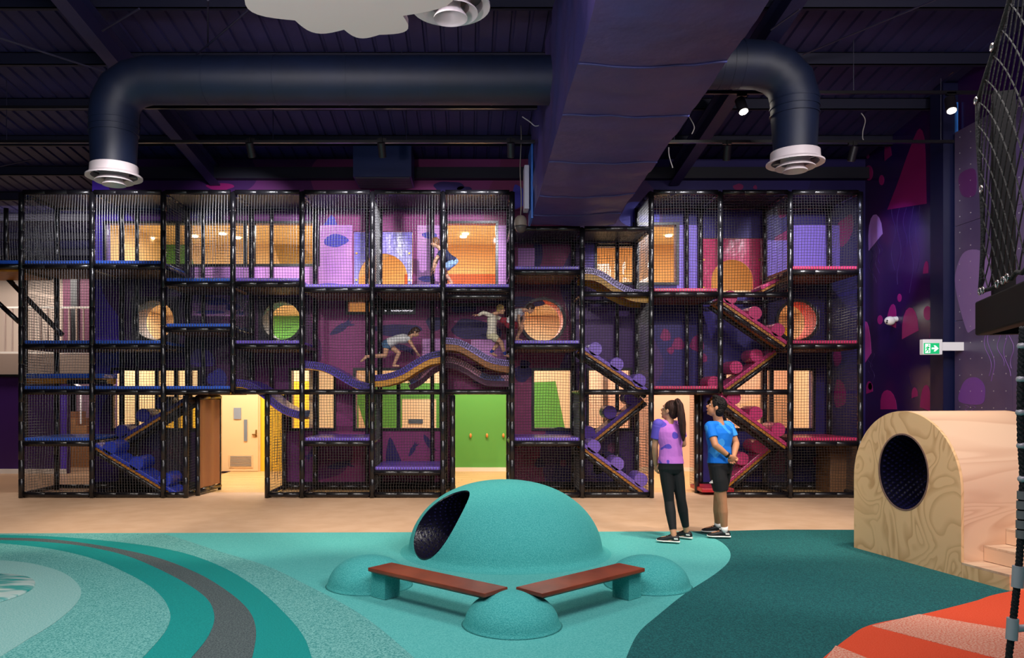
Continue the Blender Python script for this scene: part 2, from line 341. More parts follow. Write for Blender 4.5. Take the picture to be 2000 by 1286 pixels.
# pink mural patches, with spotlit blotches of the wall put into the colour
PINK_SPOTLIT = mat('mural_spotlit_pink', '#dc9ad6', .5, var='#c07ccc', scale=1.5)
for x0, x1, y0, y1 in ((380, 620, 518, 560), (375, 490, 570, 618), (622, 688, 440, 562), (815, 870, 440, 562), (970, 992, 440, 562), (868, 1000, 556, 562), (1012, 1044, 485, 525), (825, 866, 662, 705), (920, 992, 664, 704)):
    a, b = P(x0, y1, YW-.001), P(x1, y0, YW-.001); mb = MB(); mb.box((a.x, YW-.006, a.z), (b.x, YW-.001, b.z)); obj('mural_patch', mb, PINK_SPOTLIT, wall)
VIOW = mat('mural_violet_panel', '#7a63c8', .5)
for x0, x1, y0, y1 in ((1322, 1366, 440, 572), (1140, 1164, 450, 540), (1492, 1545, 470, 560), (1545, 1640, 440, 530), (183, 206, 440, 520), (184, 208, 690, 730)):
    a, b = P(x0, y1, YW-.001), P(x1, y0, YW-.001); mb = MB(); mb.box((a.x, YW-.006, a.z), (b.x, YW-.001, b.z)); obj('mural_patch', mb, VIOW if x0 > 1000 else mat('mural_indigo_panel', '#4a34b0', .5), wall)
for s_ in ((400, 575, 20, 6), (425, 590, 26, 9), (455, 600, 16, 9), (410, 610, 26, 5), (655, 470, 22, 16), (645, 560, 30, 8), (835, 545, 16, 8), (840, 460, 16, 8), (470, 612, 10, 5)):
    c = s_; pts = [(c[0]+c[2]*math.cos(t*PI/4)*(1+.2*math.sin(t*2+c[0])), c[1]+c[3]*math.sin(t*PI/4)*.8) for t in range(8)]
    q = smooth_poly([P(x, y, YW-.008) for x, y in pts], 4, True); mb = MB(); mb.prism(q, (0, -.002, 0)); obj('mural_print', mb, BLUEP, wall)
# skirting of the mural wall, in pieces between the doors
edges = [XL]+[v for h in sorted(holes[:3]) for v in (h[0], h[1])]+[XR]
sk = None
for i in range(0, len(edges), 2):
    mb = MB(); mb.box((edges[i]+.005, YW-.02, 0), (edges[i+1]-.005, YW-.001, .12))
    o = obj('baseboard_back' if sk is None else 'skirting', mb, BLK, sk)
    if sk is None: o['kind'] = 'structure'; sk = o
# ---- windows
CREAMF = BLK
def window(n, px, mull=(), Y=YW, hmull=()):
    x0, x1, z0, z1 = HR(*px); t = .045
    root = MB(); 
    for a, b in (((x0-t, z0-t), (x1+t, z0)), ((x0-t, z1), (x1+t, z1+t)), ((x0-t, z0), (x0, z1)), ((x1, z0), (x1+t, z1))): root.box((a[0], Y-.03, a[1]), (b[0], Y+.0, b[1]))
    o = struct('window_%d' % n, root, BLK)
    xs = [x0]+[P(m, 0, Y).x for m in mull]+[x1]
    for i, xm in enumerate(xs[1:-1]):
        mb = MB(); mb.box((xm-.035, Y+.02, z0), (xm+.035, Y+.08, z1)); obj('mullion', mb, BLK, o)
    for i in range(len(xs)-1):
        mb = MB(); mb.box((xs[i]+.002, Y+.05, z0+.002), (xs[i+1]-.002, Y+.058, z1-.002)); obj('pane', mb, GLASS, o)
MUL = {0: (305, 343, 370), 1: (618,), 2: (778,), 5: (1492, 1508), 6: (345, 368, 478, 494)}
for i, wpx in enumerate(wins_px): window(i+1, wpx, MUL.get(i, ()))
a, b = P(721, 610, YW), P(807, 590, YW); mb = MB(); mb.box((a.x, YW+.07, a.z), (b.x, YW+.08, b.z)); obj('dark_backing', mb, BLK, bpy.data.objects['window_11'])  # black sheet added behind the pane to keep this part of the window dark
# ---- portholes: wall plate with round hole + lining tube
def plate_round(cx, cz, r, half, y0, y1, n=48):
    mb = MB(); out = []; inn = []
    for k in range(n):
        t = 2*PI*k/n+PI/n; c, s = math.cos(t), math.sin(t); q = half/max(abs(c), abs(s)); out.append((cx+c*q, cz+s*q)); inn.append((cx+c*r, cz+s*r))
    mb.rings([[(x, y0, z) for x, z in out], [(x, y0, z) for x, z in inn], [(x, y1, z) for x, z in inn], [(x, y1, z) for x, z in out]], closed=True)
    return mb
PORT_LABEL = ['round crawl porthole at left with brown lining above the blue decks', 'round porthole framing green wall, second from left', 'round porthole framing salmon wall beside the two playing children', 'round porthole with red lining at the far right of the wall']
for i, (x, y, r, c1, c2) in enumerate(ports_px):
    c = P(x, y, YW); rr = r/107.5; half = 47/107.5
    struct('trim_%d' % (i+1), plate_round(c.x, c.z, rr, half, YW, YW+.12), MURAL if i not in (0, 1) else mat('dark_port_plate', '#1a0c2c', .6))
    t = thing('porthole', PORT_LABEL[i], 'porthole', (c.x, YW-.02, c.z-rr))
    mb = MB(); n = 40; dx = (.42, .36, 0, -.42)[i]
    ring = lambda R, Y, s: [(c.x+s+R*math.cos(2*PI*k/n), Y, c.z+R*math.sin(2*PI*k/n)) for k in range(n)]
    # lining tube runs back through the wall
    mb.rings([ring(rr-.004, YW-.03, 0), ring(rr-.004, YW+.45, 0), ring(rr+.02, YW+.45, 0), ring(rr+.02, YW-.03, 0)], closed=True)
    obj('lining', mb, mat('port_lining_%d' % i, c1, .75, var=c2, scale=1.3, contrast=(.48, .52)), t, smooth=True, auto=True)
    mb = MB(); mb.rings([ring(rr+.0, YW-.05, 0), ring(rr+.0, YW-.03, 0), ring(rr+.05, YW-.03, 0), ring(rr+.05, YW-.05, 0)], closed=True)
    obj('rim', mb, BLK, t)
# ---- vinyl curtains with arch openings
def arch_plate(x0, x1, z0, z1, cx, r, zs, zb, y0, y1):
    """plate x0..x1,z0..z1 with an arch opening (half circle centre cx, spring zs, down to zb)"""
    out, inn = [], []; n = 24
    pin = [(cx+r, zb)]+[(cx+r*math.cos(PI*k/n), zs+r*math.sin(PI*k/n)) for k in range(n+1)]+[(cx-r, zb)]
    mb = MB(); pts = []
    def proj(p):
        dx, dz = p[0]-cx, p[1]-zs
        if dz <= 0: return (x1 if dx > 0 else x0, p[1])
        k = min((x1-cx)/dx if dx > 1e-6 else 1e9, (x0-cx)/dx if dx < -1e-6 else 1e9, (z1-zs)/dz); return (cx+dx*k, zs+dz*k)
    po = [proj(p) for p in pin]
    mb.rings([[(x, y0, z) for x, z in (pin[i], po[i])]+[(x, y1, z) for x, z in (po[i], pin[i])] for i in range(len(pin))])
    for sx in (x0, x1):                                         # top corner fillers
        pp = [p for p in po]; 
        k = min(range(len(pp)), key=lambda q: abs(pp[q][0]-sx)+abs(pp[q][1]-z1)); kk = k
        mb.prism([(pp[k][0], y0, pp[k][1]), (sx, y0, z1), (pp[min(k+1, len(pp)-1)][0], y0, pp[min(k+1, len(pp)-1)][1])], (0, y1-y0, 0))
        mb.prism([(pp[k][0], y0, pp[k][1]), (pp[max(k-1, 0)][0], y0, pp[max(k-1, 0)][1]), (sx, y0, z1)], (0, y1-y0, 0))
    return mb
VY = (('purple vinyl entrance curtain with round opening on upper deck', '#7d6cd0', (690, 806, 452, 560), 748, 48, 543), ('raspberry vinyl entrance curtain with arched opening on upper deck', '#b42a5a', (1368, 1490, 465, 575), 1431, 41, 548))
for lab, colr, px, cxp, rp, zsp in VY:
    x0, x1, z0, z1 = HR(*px, YW); c = P(cxp, zsp, YW); r = rp/107.5
    t = thing('entrance_curtain', lab, 'curtain', ((x0+x1)/2, YW+.03, z0))
    obj('curtain_panel', arch_plate(x0+.01, x1-.01, z0+.002, z1-.01, c.x, r, c.z, z0+.002, YW+.02, YW+.05), mat('vinyl_'+colr[1:], colr, .22, bump=.35, bscale=5, spec=.6), t)
    for sx in (x0+.06, x1-.06):
        for zz in (z0+.12, z1-.4):
            mb = MB(); mb.tube([(sx, YW+.019, zz), (sx, YW-.01, zz)], .018, 10); obj('buckle', mb, mat('brass', '#c79a4a', .3, .8), t)
# ---- rooms behind the wall
CREAM = mat('cream_wall', '#e6cba0', .7); YEL = mat('yellow_wall', '#f0c42a', .7); GRN = mat('green_wall', '#569a3a', .7); PCH = mat('peach_wall', '#f0bd9c', .7); TANW = mat('tan_wall', '#d8ba88', .7); ORW = mat('orange_wall', '#dcaa6a', .7)
YR = 17.1
def boxw(name, a, b, m, parent=None): 
    mb = MB(); mb.box(a, b); return struct(name, mb, m, parent)
XA, XB1, XC, XD = XL, -2.95, 2.45, XR
back = boxw('wall_room', (XA, YR, 0), (XB1, YR+.1, 3.45), CREAM)
def onback(name, x0, x1, y0, y1, m, parent, d=.004, Y=YR):
    a, b = P(x0, y1, Y), P(x1, y0, Y); mb = MB(); mb.box((a.x, Y-d, max(a.z, 0)), (b.x, Y-.0005, b.z)); return obj(name, mb, m, parent)
onback('paint_field', 422, 431, 560, 921, YEL, back); onback('paint_field', 509, 700, 760, 921, YEL, back); onback('paint_field', 570, 700, 745, 760, YEL, back)
onback('paint_field', 340, 395, 790, 921, YEL, back); onback('paint_field', 300, 340, 812, 921, YEL, back)
onback('paint_field', 500, 606, 572, 684, GRN, back, .006)
back2 = boxw('wall_green', (XB1+.1, YR, 0), (XC-.1, YR+.1, 3.45), CREAM)
def onpoly(pts, m, parent, Y=YR, d=.004):
    mb = MB(); mb.prism([P(x, y, Y-.0005) for x, y in pts], (0, -d, 0)); return obj('paint_field', mb, m, parent)
onpoly([(665, 745), (735, 748), (995, 750), (1085, 745), (1120, 921), (740, 921), (700, 790), (700, 921), (665, 921)], GRN, back2)
onback('paint_field', 785, 852, 780, 842, CREAM, back2, .008)
onback('vent_grille', 798, 826, 819, 828, mat('vent_grey', '#4a5a66', .5), back2, .02)
back3 = boxw('wall_peach', (XC+.1, YR, 0), (XD, YR+.1, 3.45), PCH)
onback('paint_field', 1500, 1612, 570, 640, CREAM, back3, .006); onback('paint_field', 1500, 1580, 640, 690, YEL, back3, .006)
onpoly([(1418, 800), (1640, 720), (1640, 845), (1418, 845)], mat('peach_light', '#f0c094', .7), back3)
for i, x in enumerate((XA, XB1, XC, XD-.1)): boxw('wall_partition' if i in (1, 2) else ('wall_end_left' if i == 0 else 'wall_end_right'), (x, YW+.16, 0), (x+.1, YR-.001, 3.45), (CREAM, CREAM, PCH, CREAM)[i])
boxw('ceiling_lower', (XA, YW+.16, 3.46), (XD, YR+.1, 3.62), mat('cream_ceiling', '#e0c49a', .7))
upb = boxw('wall_upper_room', (XA, YR, 3.625), (XD, YR+.1, 5.3), TANW)
boxw('ceiling_upper', (XA+.11, YW+.16, 5.05), (XD-.11, YR-.001, 5.12), TANW)
boxw('wall_upper_left', (XA, YW+.16, 3.625), (XA+.1, YR-.001, 5.3), TANW); boxw('wall_upper_right', (XD-.1, YW+.16, 3.625), (XD, YR-.001, 5.3), ORW)
onpoly([(230, 380), (330, 380), (380, 520), (420, 560), (310, 600), (270, 490)], GRN, upb)
onpoly([(520, 430), (650, 530), (560, 560)], mat('olive_wall', '#a98a48', .7), upb)
onpoly([(760, 400), (1010, 400), (1010, 590), (640, 590), (760, 500)], ORW, upb); onpoly([(790, 536), (1010, 536), (1010, 590), (790, 590)], mat('rust_wall', '#b8582c', .7), upb, d=.008)
onpoly([(1100, 400), (1480, 400), (1480, 590), (1100, 590)], ORW, upb)
for i, (x, y, z) in enumerate(((-3.9, 15.6, 3.2), (-5.7, 15.4, 3.2), (-.1, 15.6, 3.2), (1.2, 15.2, 3.2), (3.6, 15.4, 3.2), (5.4, 15.4, 3.2))):
    light('room_light', 'AREA', (x, y, 3.42), (x, y, 0), (105, 80, 105, 75, 80, 80)[i], (1, .96, .88), 1.0)
for x in (-5.6, -3.4, -1.0, .3, 2.6, 4.6): light('upper_room_light', 'AREA', (x, 15.3, 4.98), (x, 15.3, 0), 44, (1, .97, .88), .8)
k = 0
for (x, y) in ((295, 465), (380, 461), (464, 464), (905, 462), (909, 515), (1168, 460), (1306, 460), (435, 510)):
    Y = (5.045-H)*F/(CY-y)
    if Y > YR-.1 or Y < YW+.3: Y = 15.9
    c = V(((x-CX)*Y/F, Y, 5.045)); mb = MB(); mb.tube([c, c-V((0, 0, .02))], .07, 16)
    o = obj('downlight', mb, mat('lamp_glow', '#fff2dc', .5, emit=14), None); tag(o, 'small round recessed downlight in the upstairs ceiling, '+('over the green painted stripe', 'left of the black mullion', 'right of the black mullion', 'far one behind the child in navy', 'near one behind the child in navy', 'behind the short orange window', 'behind the tall orange window', 'low one right of the green stripe')[k], 'ceiling light', 'upstairs downlights'); k += 1
light('tower_fill', 'SPOT', (2.75, 7.0, 5.2), (3.05, 4.4, 3.1), 90, WARM, .08, angle=34)  # unseen fill added to brighten the tower's plywood wall
light('tunnel_fill', 'SPOT', (1.2, 5.6, 4.4), (4.4, 7.9, .75), 190, (1, .86, .74), .15, angle=34)  # unseen fill added to bring warm direct light onto the plywood face
# cream door, hooks, baseboards in rooms
def bbx(name, x0, x1): boxw(name, (x0, YR-.03, 0), (x1, YR-.009, .085), mat('cream_skirting', '#ead9bd', .6))
bbx('baseboard_left', XA+.11, -4.83+-.7); bbx('baseboard_green', XB1+.12, XC-.12); bbx('baseboard_peach', XC+.12, XD-.12)
a, b = P(431, 921, YR-.05), P(508, 730, YR-.05)
d1 = struct('door_1', (lambda m_: (m_.box((a.x, YR-.05, 0), (b.x, YR-.01, 2.1)), m_)[1])(MB()), mat('cream_door_frame', '#e2bf8c', .6))
mb = MB(); mb.box((a.x+.04, YR-.075, .01), (b.x-.04, YR-.051, 2.05)); dl = obj('door_leaf', mb, mat('cream_door', '#eccb98', .5), d1)
def ondoor(name, x0, x1, y0, y1, m, d=.02, par=dl):
    Y = YR-.076; a, b = P(x0, y1, Y), P(x1, y0, Y); mb = MB(); mb.box((a.x, Y-d, a.z), (b.x, Y, b.z)); return obj(name, mb, m, par)
ondoor('door_sign', 457, 471, 797, 819, mat('grey_sign', '#8d95a0', .4)); ondoor('vision_panel', 477, 483, 820, 862, mat('grey_glass', '#7f8890', .2)); ondoor('grille_frame', 447, 494, 889, 914, mat('cream_door_frame', '#e2bf8c', .6), .012)
for i in range(7): ondoor('grille_slat', 450, 491, 891.5+i*3, 893+i*3, mat('grey_slat', '#8a8f8c', .4), .02)
ondoor('door_handle', 493, 502, 848, 850, mat('brass', '#c79a4a', .3, .8), .04); ondoor('lock_plate', 499, 502, 840, 854, mat('brass', '#c79a4a', .3, .8), .012)
for i, (x, y) in enumerate(((919, 851), (951, 851), (983, 851))):
    c = P(x, y, YR-.005); mb = MB(); mb.ell(c-V((0, .03, 0)), (.028, 0, 0), (0, .03, 0), (0, 0, .05), 12, 8)
    o = obj('coat_hook', mb, mat('orange_timber', '#d08a3c', .5), None, smooth=True); tag(o, ('leftmost', 'middle', 'rightmost')[i]+' oval wooden coat hook on the green room wall', 'hook', 'wooden coat hooks on the green wall')
# portal linings of the three doorways
for i, (x0, x1, y0, y1) in enumerate(doors_px):
    hx0, hx1, _, hz = HR(x0, x1, y0, y1); mb = MB()
    jm = mat('jamb_cream', '#d9b48a', .6)
    mb.box((hx0-.03, YW-.04, 0), (hx0, YW+.16, hz)); mb.box((hx1, YW-.04, 0), (hx1+.03, YW+.16, hz)); mb.box((hx0-.03, YW-.04, hz), (hx1+.03, YW+.16, hz+.03))
    struct('door_%d' % (i+2), mb, jm)
# brown padded side panel beside the first doorway, dark curtain right
# ---- right mural wall, column, climbing wall
RWALL = mat('mural_dark_violet', '#210f4e', .22, var='#361047', scale=.6, spec=.5)
wr = boxw('wall_right', (XR, -3, 0), (XR+.2, 17.2, 7.2), RWALL)
def rshape(pts, m, n=5, d=.004, X=XR):
    q = [PX(x, y, X-.0005) for x, y in pts]; q = smooth_poly(q, n, True) if n > 1 else q
    mb = MB(); mb.prism(q, (-d, 0, 0)); return obj('mural_print', mb, m, wr)
def jelly(x0, yb0, x1, yb1, xt, yt, m, n=6):                    # dome shape: base line from (x0,yb0) to (x1,yb1), top (xt,yt)
    pts = [(x0, yb0)]
    for k in range(1, 8):
        t = PI*k/8; bx = (x0+x1)/2-(x1-x0)/2*math.cos(t); base = yb0+(yb1-yb0)*(k/8)
        px = bx+(xt-(x0+x1)/2)*math.sin(t); pts.append((px, base+(yt-(yb0+yb1)/2)*math.sin(t)**.8))
    pts.append((x1, yb1)); rshape(pts, m, 1)
rshape([(1733, 410), (1752, 362), (1772, 305), (1786, 268), (1792, 255), (1797, 251), (1802, 256), (1806, 270), (1808, 300), (1810, 398)], MG, 1); jelly(1697, 490, 1724, 457, 1706, 420, LILAC)
MGB = mat('mural_rose_print', '#a02070', .4, spec=.3)
jelly(1762, 663, 1794, 646, 1776, 601, MGB); jelly(1732, 633, 1750, 641, 1745, 594, MGB); jelly(1720, 800, 1752, 800, 1733, 762, MGB); jelly(1797, 796, 1818, 804, 1810, 752, MGB)
jelly(1781, 778, 1793, 774, 1786, 757, MGB); jelly(1803, 535, 1813, 534, 1810, 510, MGB); jelly(1820, 541, 1838, 527, 1829, 508, MG); jelly(1815, 660, 1840, 660, 1831, 628, MG)
jelly(1686, 715, 1702, 690, 1690, 628, mat('mural_bright_pink', '#c0409a', .4)); jelly(1728, 315, 1742, 303, 1732, 280, MG); jelly(1692, 770, 1705, 765, 1697, 745, MGB)
for x, y, rx, ry in ((1697, 338, 8, 15), (1719, 625, 5, 9), (1700, 755, 4, 7), (1722, 352, 5, 10), (1695, 305, 3, 5), (1757, 582, 4, 8), (1838, 590, 3, 6), (1812, 612, 8, 14), (1824, 735, 4, 7)):
    rshape([(x+rx*math.cos(t*PI/4), y+ry*math.sin(t*PI/4)) for t in range(8)], MGB, 3)
TENT = mat('mural_tentacle_line', '#3d2463', .5)
for x0, y0, L in ((1745, 408, 120), (1756, 406, 150), (1768, 405, 110), (1780, 403, 170), (1792, 402, 130), (1702, 484, 60), (1708, 478, 75), (1714, 470, 64), (1719, 465, 50), (1700, 700, 30), (1704, 690, 60)):
    pts = [PX(x0+4*math.sin(i*1.1+x0), y0+L*i/8, XR-.002) for i in range(9)]; mb = MB(); mb.tube(smooth_poly(pts, 3), .0025, 5); obj('mural_print', mb, TENT, wr)
boxw('trim_5', (XR-.22, 11.3, 0), (XR-.001, 11.62, 6.3), mat('blue_column', '#12143a', .4)); boxw('trim_6', (XR-.05, 11.26, 0), (XR-.025, 11.299, 6.0), mat('blue_trim', '#3f8af0', .3))
CLW = mat('climbing_panel', '#5d5070', .35, var='#4a3c60', scale=1.2, spec=.6)
cw = thing('climbing_wall', 'grey violet climbing wall panels with bolt holes and jellyfish prints at right', 'climbing wall', (XR-.05, 9.4, 0))
yb = [11.24, 10.04, 8.84, 7.64, 6.44]
for i in range(4):
    for j in range(4):
        z0 = .03+j*1.38; mb = MB(); mb.box((XR-.09, yb[i+1]+.003, z0), (XR-.03, yb[i]-.003, z0+1.374)); pnl = obj('panel', mb, CLW, cw)
        mb = MB()
        for p in range(5):
            for q in range(6):
                y_, z_ = yb[i+1]+.12+p*.24, z0+.12+q*.23; mb.tube([(XR-.095, y_, z_), (XR-.088, y_, z_)], .009, 6)
        obj('bolt_hole', mb, mat('bolt_silver', '#c8c4c8', .3, .6), cw, kind='stuff')
X2 = XR-.0905
for pts, m in (([(1874, 785), (1878, 756), (1890, 740), (1908, 738), (1921, 750), (1924, 770), (1916, 790)], LILAC), ([(1866, 560), (1870, 520), (1885, 492), (1915, 490), (1950, 520), (1950, 600), (1900, 645), (1886, 640)], mat('mural_soft_lilac', '#85689c', .4)), ([(1872, 350), (1882, 335), (1905, 332), (1905, 380), (1880, 382)], mat('mural_wine', '#5c2a64', .4))):
    rshape(pts, m if m != LILAC else mat('mural_violet_jelly', '#75459c', .4), 4, .003, X2)
for x0, y0, L in ((1926, 655, 80), (1933, 655, 90), (1950, 655, 60), (1962, 650, 85), (1972, 650, 70), (1885, 792, 12), (1897, 792, 12)):
    pts = [PX(x0+.9*i+5*math.sin(i*.8+x0), y0+L*i/8, X2-.002) for i in range(9)]; mb = MB(); mb.tube(smooth_poly(pts, 3), .004, 5); obj('mural_line', mb, mat('mural_tentacle_violet', '#80559c', .5), cw)
# ---- far left hall
YQ = 16.6
boxw('wall_far', (-16, YQ, 0), (P(131, 0, YQ).x, YQ+.15, 2.12), mat('purple_wall', '#3a1a5c', .4))
boxw('trim_7', (P(131, 0, YQ).x-.13, YQ-.02, 0), (P(131, 0, YQ).x, YQ-.001, 2.12), mat('violet_edge', '#5a3cc0', .5))
boxw('baseboard_far', (-16, YQ-.03, 0), (P(131, 0, YQ).x, YQ-.001, .1), WHITE)
PALE = mat('pale_wall', '#d8c4b4', .7)
boxw('trim_8', (-16, YQ-.1, 2.13), (XL-.002, YQ+.3, 2.58), mat('pale_beam', '#a08c80', .6)); boxw('floor_mezzanine', (-16, YQ+.301, 2.5), (XL-.002, 21, 2.58), mat('mezz_floor', '#8a7a70'))
boxw('trim_9', (-16, YQ-.14, 2.09), (XL-.002, YQ-.101, 2.14), BLK)
boxw('wall_mezzanine', (-16, 19, 2.59), (-7.6, 19.15, 4.75), PALE); boxw('wall_maroon', (-9.85, 18.6, 2.59), (XL-.01, 18.7, 4.6), mat('maroon_wall', '#5e2c44', .6))
boxw('trim_10', (-16, 18.3, 4.55), (XL-.01, 18.5, 4.85), mat('dark_beam', '#2a2024'))
boxw('wall_upper_far', (-16, 20.5, 4.8), (XL-.01, 20.6, 6), mat('far_dusky', '#57494c', .7))
boxw('trim_11', (XL-2.2, 20.0, 5.0), (XL-1.0, 20.1, 5.55), mat('pale_panel', '#a89890', .7))
for i in range(2): boxw(('trim_12', 'trim_13')[i], ((-9.35, -8.05)[i], 18.0, 2.59), ((-9.2, -7.9)[i], 18.15, 4.5), BLK)
boxw('wall_stair', (P(137, 0, 19).x, 19.3, 0), (XL-.002, 19.4, 2.49), mat('pink_wall', '#b890a0', .6))
rl = thing('balustrade', 'white mezzanine balustrade above the purple wall at far left', 'railing', (-9.5, YQ+.1, 2.58))
mb = MB(); mb.box((-13, YQ+.07, 3.58), (XL-.01, YQ+.12, 3.62)); obj('handrail', mb, WHITE, rl); mb = MB(); mb.box((-13, YQ+.07, 2.60), (XL-.01, YQ+.12, 2.64)); obj('bottom_rail', mb, WHITE, rl)
x = -12.9
while x < XL-.05:
    mb = MB(); mb.box((x, YQ+.08, 2.64), (x+.03, YQ+.11, 3.58)); obj('baluster', mb, mat('baluster_grey', '#b8a49a', .5), rl); x += .155
st = thing('staircase', 'pale staircase with white spindles seen beyond the purple wall', 'staircase', (-9.0, 17.8, 0))
for i in range(8):
    mb = MB(); x0 = -9.75+i*.26; mb.box((x0, 18.0, .0), (x0+.258, 19.0, .17*(8-i)*.95)); obj('step', mb, mat('stair_timber', '#a8764a', .5), st)
    mb = MB(); mb.tube([(x0+.13, 17.98, .0+.17*(8-i)), (x0+.13, 17.98, .17*(8-i)+.9)], .02, 6); obj('spindle', mb, WHITE, st)
mb = MB(); mb.tube([(-9.75, 17.98, 2.3), (-7.7, 17.98, .95)], .03, 8); obj('handrail', mb, WHITE, st)
light('far_hall_light', 'AREA', (-9.5, 15.4, 5.2), (-9.5, 17.5, 1.5), 120, (1, .88, .8), 2.0); light('far_hall_light', 'AREA', (-9.3, 17.6, 4.5), (-9.3, 19.2, 3.2), 60, (1, .92, .86), 1.6)
light('stair_light', 'AREA', (-8.8, 17.2, 2.4), (-8.8, 18.8, 1.0), 30, (1, .9, .9), .6)
# side and rear enclosures of the hall
boxw('wall_left', (-16.2, -4, 0), (-16, 24, 8), mat('hall_left_paint', '#2c2050', .7)); boxw('wall_hall_end', (-16, 24, 0), (XL, 24.2, 6.2), mat('hall_end_paint', '#57494c', .7))
# ---- roof
SL = .12
def zr(Y, base): return base+SL*(YW-Y)
ROOF = mat('roof_sheet_navy', '#29285a', .6, var='#211f4c', scale=1.5, bump=.2, bscale=9)
mb = MB(); prof = []; x = -16.2
while x < 12: prof += [(x, 0), (x+.17, 0), (x+.185, .03), (x+.215, .03)]; x += .23
for i in range(len(prof)-1):
    (xa, za), (xb, zb_) = prof[i], prof[i+1]; y0, y1 = -4, 24.2
    mb.add([(xa, y0, zr(y0, 6.02)+za), (xb, y0, zr(y0, 6.02)+zb_), (xb, y1, zr(y1, 6.02)+zb_), (xa, y1, zr(y1, 6.02)+za)], [(0,1,2,3)])
ceil = struct('ceiling', mb, ROOF)
PUR = mat('purlin_navy', '#11112e', .65); RAF = mat('rafter_violet', '#28244a', .5)
for Y in [14.3+1.25*k for k in range(-12, 8)]:
    z = zr(Y, 5.84); mb = MB(); x1 = 12 if Y < YW-.1 else XL
    mb.box((-16, Y, z), (x1, Y+.012, z+.17)); mb.box((-16, Y, z), (x1, Y+.07, z+.012)); mb.box((-16, Y-.0, z+.16), (x1, Y+.07, z+.172)); obj('purlin', mb, PUR, ceil)
for X in (-12.9, -4.6, 3.7, 11.9):
    mb = MB(); y0, y1 = 0, (YW-.05 if X > XL else 23)
    for (xa, xb, za, zb_) in ((X-.09, X+.09, 5.49, 5.51), (X-.09, X+.09, 5.80, 5.82), (X-.008, X+.008, 5.51, 5.80)):
        mb.prism([(xa, y0, zr(y0, za)), (xb, y0, zr(y0, za)), (xb, y0, zr(y0, zb_)), (xa, y0, zr(y0, zb_))], (0, y1-y0, -SL*(y1-y0)))
    obj('rafter', mb, RAF, ceil)
ROD = mat('rod_dark', '#23203a', .5)
for p, q in (((-60, 55, 8.6), (212, 143, 9.7)), ((490, 15, 8.4), (378, 112, 9.6)), ((1850, -10, 8.8), (1568, 107, 10.2)), ((200, 60, 8.8), (272, 17, 8.2)), ((406, 0, 8), (406, 92, 9.5)), ((1562, 18, 8.6), (1506, 58, 9.0)), ((0, 325, 13.0), (60, 312, 13.4)), ((40, 345, 15), (72, 372, 15.6))):
    mb = MB(); mb.tube([P(*p), P(*q)], .012, 6); obj('brace_rod', mb, ROD, ceil)
boxw('trim_14', (XL, YW-.16, 5.60), (XR-.01, YW-.001, 5.80), mat('girt_navy', '#0d0c22', .6))
# ================================================================== CLIMBING FRAME
pf = lambda x: P(x, 0, YF).x
XC_ = [42, 180, 319, 455, 590, 727, 865, 1000, 1137, 1272, 1407, 1543, 1680]
XS = [P(x, 0, YF).x for x in XC_]
def zf(y): return H+(CY-y)*YF/F
frame = thing('climbing_gym', 'large black padded pipe climbing frame with nets and coloured decks across the mural wall', 'climbing frame', (XS[0], YF, 0))
PIPES = {}
def pipe_mesh(L, r):
    key = (round(L, 2), r)
    if key not in PIPES:
        mb = MB(); L = key[0]; n = max(2, int(L/.30)); pts, rs = [], []
        for i in range(n+1):
            z = L*i/n
            if 0 < i < n:
                for dz, rr in ((-.012, r), (-.008, r*.93), (.008, r*.93), (.012, r)): pts.append((0, 0, z+dz)); rs.append(rr)
            else: pts.append((0, 0, z)); rs.append(r)
        mb.tube(pts, rs, 12); me = mb.mesh('pipe', True); me.materials.append(FOAM); PIPES[key] = me
        tie = MB()
        for i in range(1, n): tie.tube([(0, 0, L*i/n-.006), (0, 0, L*i/n+.006)], r*1.0, 12, cap=False)
    return PIPES[key]
def pipe(name, a, b, r=.043, parent=None):
    a, b = V(a), V(b); d = b-a; o = bpy.data.objects.new(name, pipe_mesh(d.length, r)); COL.objects.link(o)
    par = parent or frame; o.parent = par; o.location = a-wloc(par); o.rotation_euler = d.to_track_quat('Z', 'Y').to_euler(); o['wl'] = [0, 0, 0]
    return o
NETS = {}
def net_mesh(w_, h_, cell=.0462, r=.0032, sag=.03):
    key = (round(w_, 2), round(h_, 2), cell)
    if key not in NETS:
        mb = MB(); w_, h_ = key[0], key[1]; nu, nv = max(2, round(w_/cell)), max(2, round(h_/cell)); rnd = random.Random(str(key))
        ph = rnd.random()*6
        def pt(u, v):
            b = math.sin(PI*min(max(u, 0), 1))*math.sin(PI*min(max(v, 0), 1))
            return V((u*w_+.010*math.sin(7*v+ph)*b, -sag*b, v*h_+.010*math.sin(6*u+ph*2)*b))
        S = 6
        for i in range(nu+1): mb.tube([pt(i/nu, k/S) for k in range(S+1)], r, 3, cap=False)
        for j in range(nv+1): mb.tube([pt(k/S, j/nv) for k in range(S+1)], r, 3, cap=False, up=(0, -1, 0))
        me = mb.mesh('net', False, fix=False); me.materials.append(NETM); NETS[key] = me
    return NETS[key]
def net(p0, ux, uz, w_, h_, parent=None, name='net_panel', **k):
    """p0 lower-left corner, ux/uz unit directions"""
    o = bpy.data.objects.new(name, net_mesh(w_, h_, **k)); COL.objects.link(o); par = parent or frame; o.parent = par
    ux, uz = V(ux), V(uz); uy = uz.cross(ux); M = Matrix((ux, uy, uz)).transposed().to_4x4(); M.translation = V(p0)-wloc(par)
    o.matrix_basis = M; o['wl'] = [0, 0, 0]; return o
TOP, BOT = 376, 967
tops = [TOP]*7+[447, 447]+[TOP]*3
G = [447, 575]
